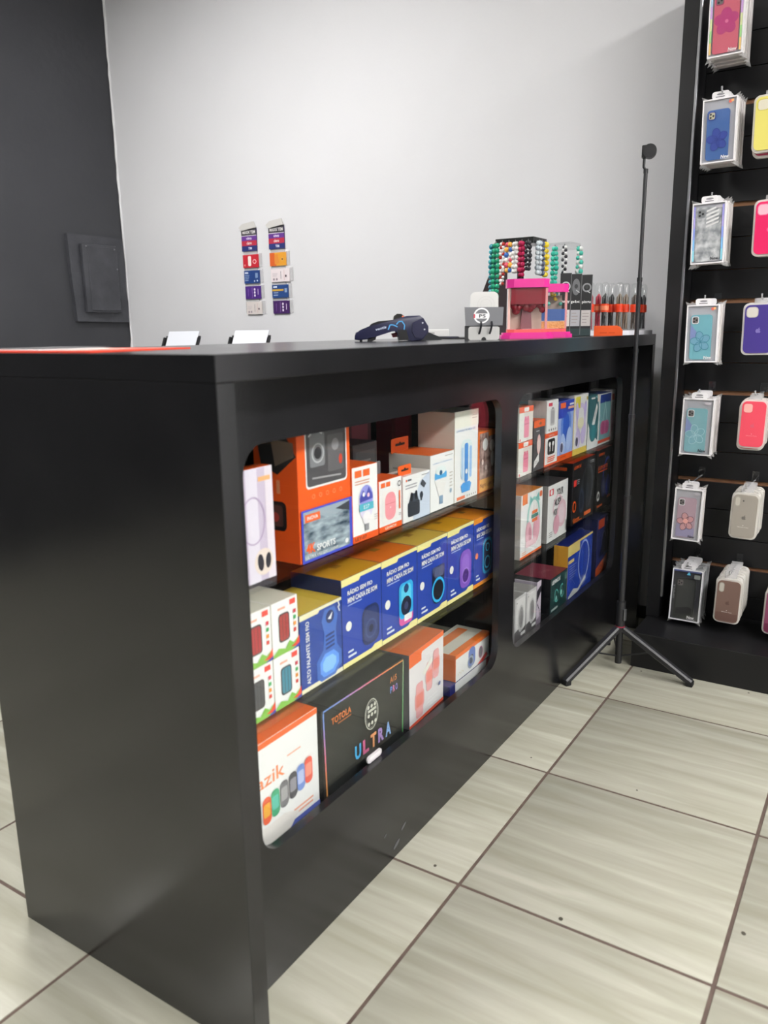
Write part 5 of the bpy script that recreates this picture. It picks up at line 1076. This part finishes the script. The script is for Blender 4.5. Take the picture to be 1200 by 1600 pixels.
def cards(ytop, first, lab, order):
    """strip of prepaid cards hanging on the white wall; first row is its header"""
    s = thing('card_strip', lab, 'card holder', (WX, ytop, 1.635), R(-90), 'prepaid card strips')
    b = MB(); b.box(0.006, 0.094, -0.003, -0.001, -0.42, -0.02, SLEEVE); b.build('pocket_strip', s)
    b = MB(); b.prism([(-0.012, -0.018), (0.012, -0.002), (0.082, 0.006), (0.094, -0.022), (0.004, -0.034)], 'y', -0.012, -0.004, M('c3c1be', 0.6)); b.build('top_fold', s)
    b = MB(); b.box(0.0, 0.096, -0.006, -0.0032, -0.128, -0.026, M('3a2c6e', 0.4)); hd = b.build('header_card', s)
    p = Print(0.096, 0.102, lambda a, c, q: (a, -0.006 - q, -0.128 + c))
    p.rect(0, 0.70, 1, 1, '39373d'); p.text('MAXX TEM', 0.5, 0.85, 'dcdad8', 0.14, 0.84, bold=0.03); p.rect(0, 0.68, 1, 0.71, 'd0ccd0'); p.rect(0, 0.47, 1, 0.68, '63398c'); p.rect(0, 0.24, 1, 0.47, 'b23348'); p.rect(0, 0.0, 1, 0.24, '2c3570')
    p.text('vivo', 0.5, 0.575, 'e2d6ea', 0.12, 0.36, bold=0.03); p.text('claro', 0.5, 0.36, 'f0dad8', 0.13, 0.34, bold=0.03); p.text('TIM', 0.55, 0.12, 'd2d6ea', 0.11, 0.24, bold=0.03); p.done('header_print', hd)
    z = -0.145
    for k, (colr, kind, l2) in enumerate(order):
        hcard = 0.060
        cdt = thing('prepaid_card', l2, 'card', (WX, ytop, 1.635), R(-90), 'prepaid cards on the wall')
        w = 0.098 if kind != 'wide' else 0.112; x0 = 0.004 + 0.003*k
        b = MB(); b.box(x0, x0 + w, -0.0085, -0.0035, z - hcard, z, M(colr, 0.4)); o = b.build('card', cdt)
        b = MB(); b.box(x0 + w - 0.002, x0 + w + 0.020, -0.0034, -0.0028, z - hcard + 0.002, z + 0.004, SLEEVE); b.build('pocket_flap', cdt)
        p = Print(w, hcard, lambda a, c, q: (x0 + a, -0.0085 - q, z - hcard + c))
        if kind == 'red': p.rrect(0.34, 0.12, 0.54, 0.90, 0.06, 'f0d8d4'); p.ring(0.76, 0.45, 0.12, 0.10, 0.03, 'e9c9c6'); p.ell(0.12, 0.2, 0.05, 0.05, 'e08a86')
        elif kind == 'blue': p.rect(0.06, 0.76, 0.28, 0.88, 'c9d4e8'); p.bars(0.06, 0.60, 0.3, 4, '8ea3c8', 0.13, 0.05); p.rect(0.74, 0.40, 0.90, 0.78, '7d95ba'); p.ell(0.68, 0.16, 0.04, 0.04, 'c9d4e8'); p.ell(0.86, 0.18, 0.04, 0.04, 'c9d4e8')
        elif kind == 'bluey': p.rect(0, 0.52, 0.72, 0.66, 'c9a23e'); p.rect(0.08, 0.78, 0.32, 0.90, 'c9d4e8'); p.bars(0.10, 0.36, 0.3, 2, 'a9b8d4', 0.18, 0.06); p.rect(0.80, 0.40, 0.94, 0.72, '8a9fc0')
        elif kind == 'purple':
            for q in range(3): p.ell(0.62, 0.26 + 0.24*q, 0.05, 0.06, 'e2d8ea')
            p.line([(0.46, 0.1), (0.46, 0.9)], 0.02, '9a7ab8'); p.line([(0.2, 0.2), (0.2, 0.8)], 0.02, '8f6cb0'); p.line([(0.84, 0.3), (0.84, 0.75)], 0.035, 'd0c2dc')
        elif kind == 'orange': p.poly([(0, 0), (0.4, 0), (0.3, 1), (0, 1)], 'd0602c'); p.poly([(0.3, 0.1), (0.6, 0.2), (0.5, 0.9), (0.3, 0.8)], 'd98a3a'); p.ell(0.78, 0.48, 0.04, 0.045, '4a3626'); p.ring(0.78, 0.48, 0.07, 0.075, 0.015, 'e6b870')
        else: p.bars(0.08, 0.62, 0.3, 3, 'bdb4b8', 0.1, 0.04); p.ell(0.16, 0.2, 0.05, 0.05, '8a7f88'); p.ell(0.32, 0.2, 0.05, 0.05, '8a7f88'); p.line([(0.55, 0.2), (0.55, 0.8)], 0.03, '8a848a'); p.ell(0.82, 0.42, 0.05, 0.05, '55464e'); p.rect(0.72, 0.1, 0.74, 0.9, 'c9a9a9')
        p.done('card_print', cdt)
        z -= hcard + 0.0135
cards(2.022, 0, 'prepaid card strip on the white wall, the one nearer the dark wall', [('c02a38', 'red', 'red prepaid card with a white pill shape'), ('24417c', 'blue', 'dark blue prepaid card below the red one'), ('4b2a7c', 'purple', 'violet prepaid card with three white dots, above the pale one'), ('cfc7c4', 'white', 'pale grey prepaid card at the bottom of its strip')])
cards(1.851, 1, 'prepaid card strip on the white wall, the one farther from the dark wall', [('dd9a34', 'orange', 'amber orange prepaid card under the header'), ('e0d5d8', 'wide', 'wide white prepaid card below the orange one'), ('27467f', 'bluey', 'blue prepaid card with a yellow stripe'), ('42235c', 'purple', 'dark violet prepaid card at the bottom of its strip')])
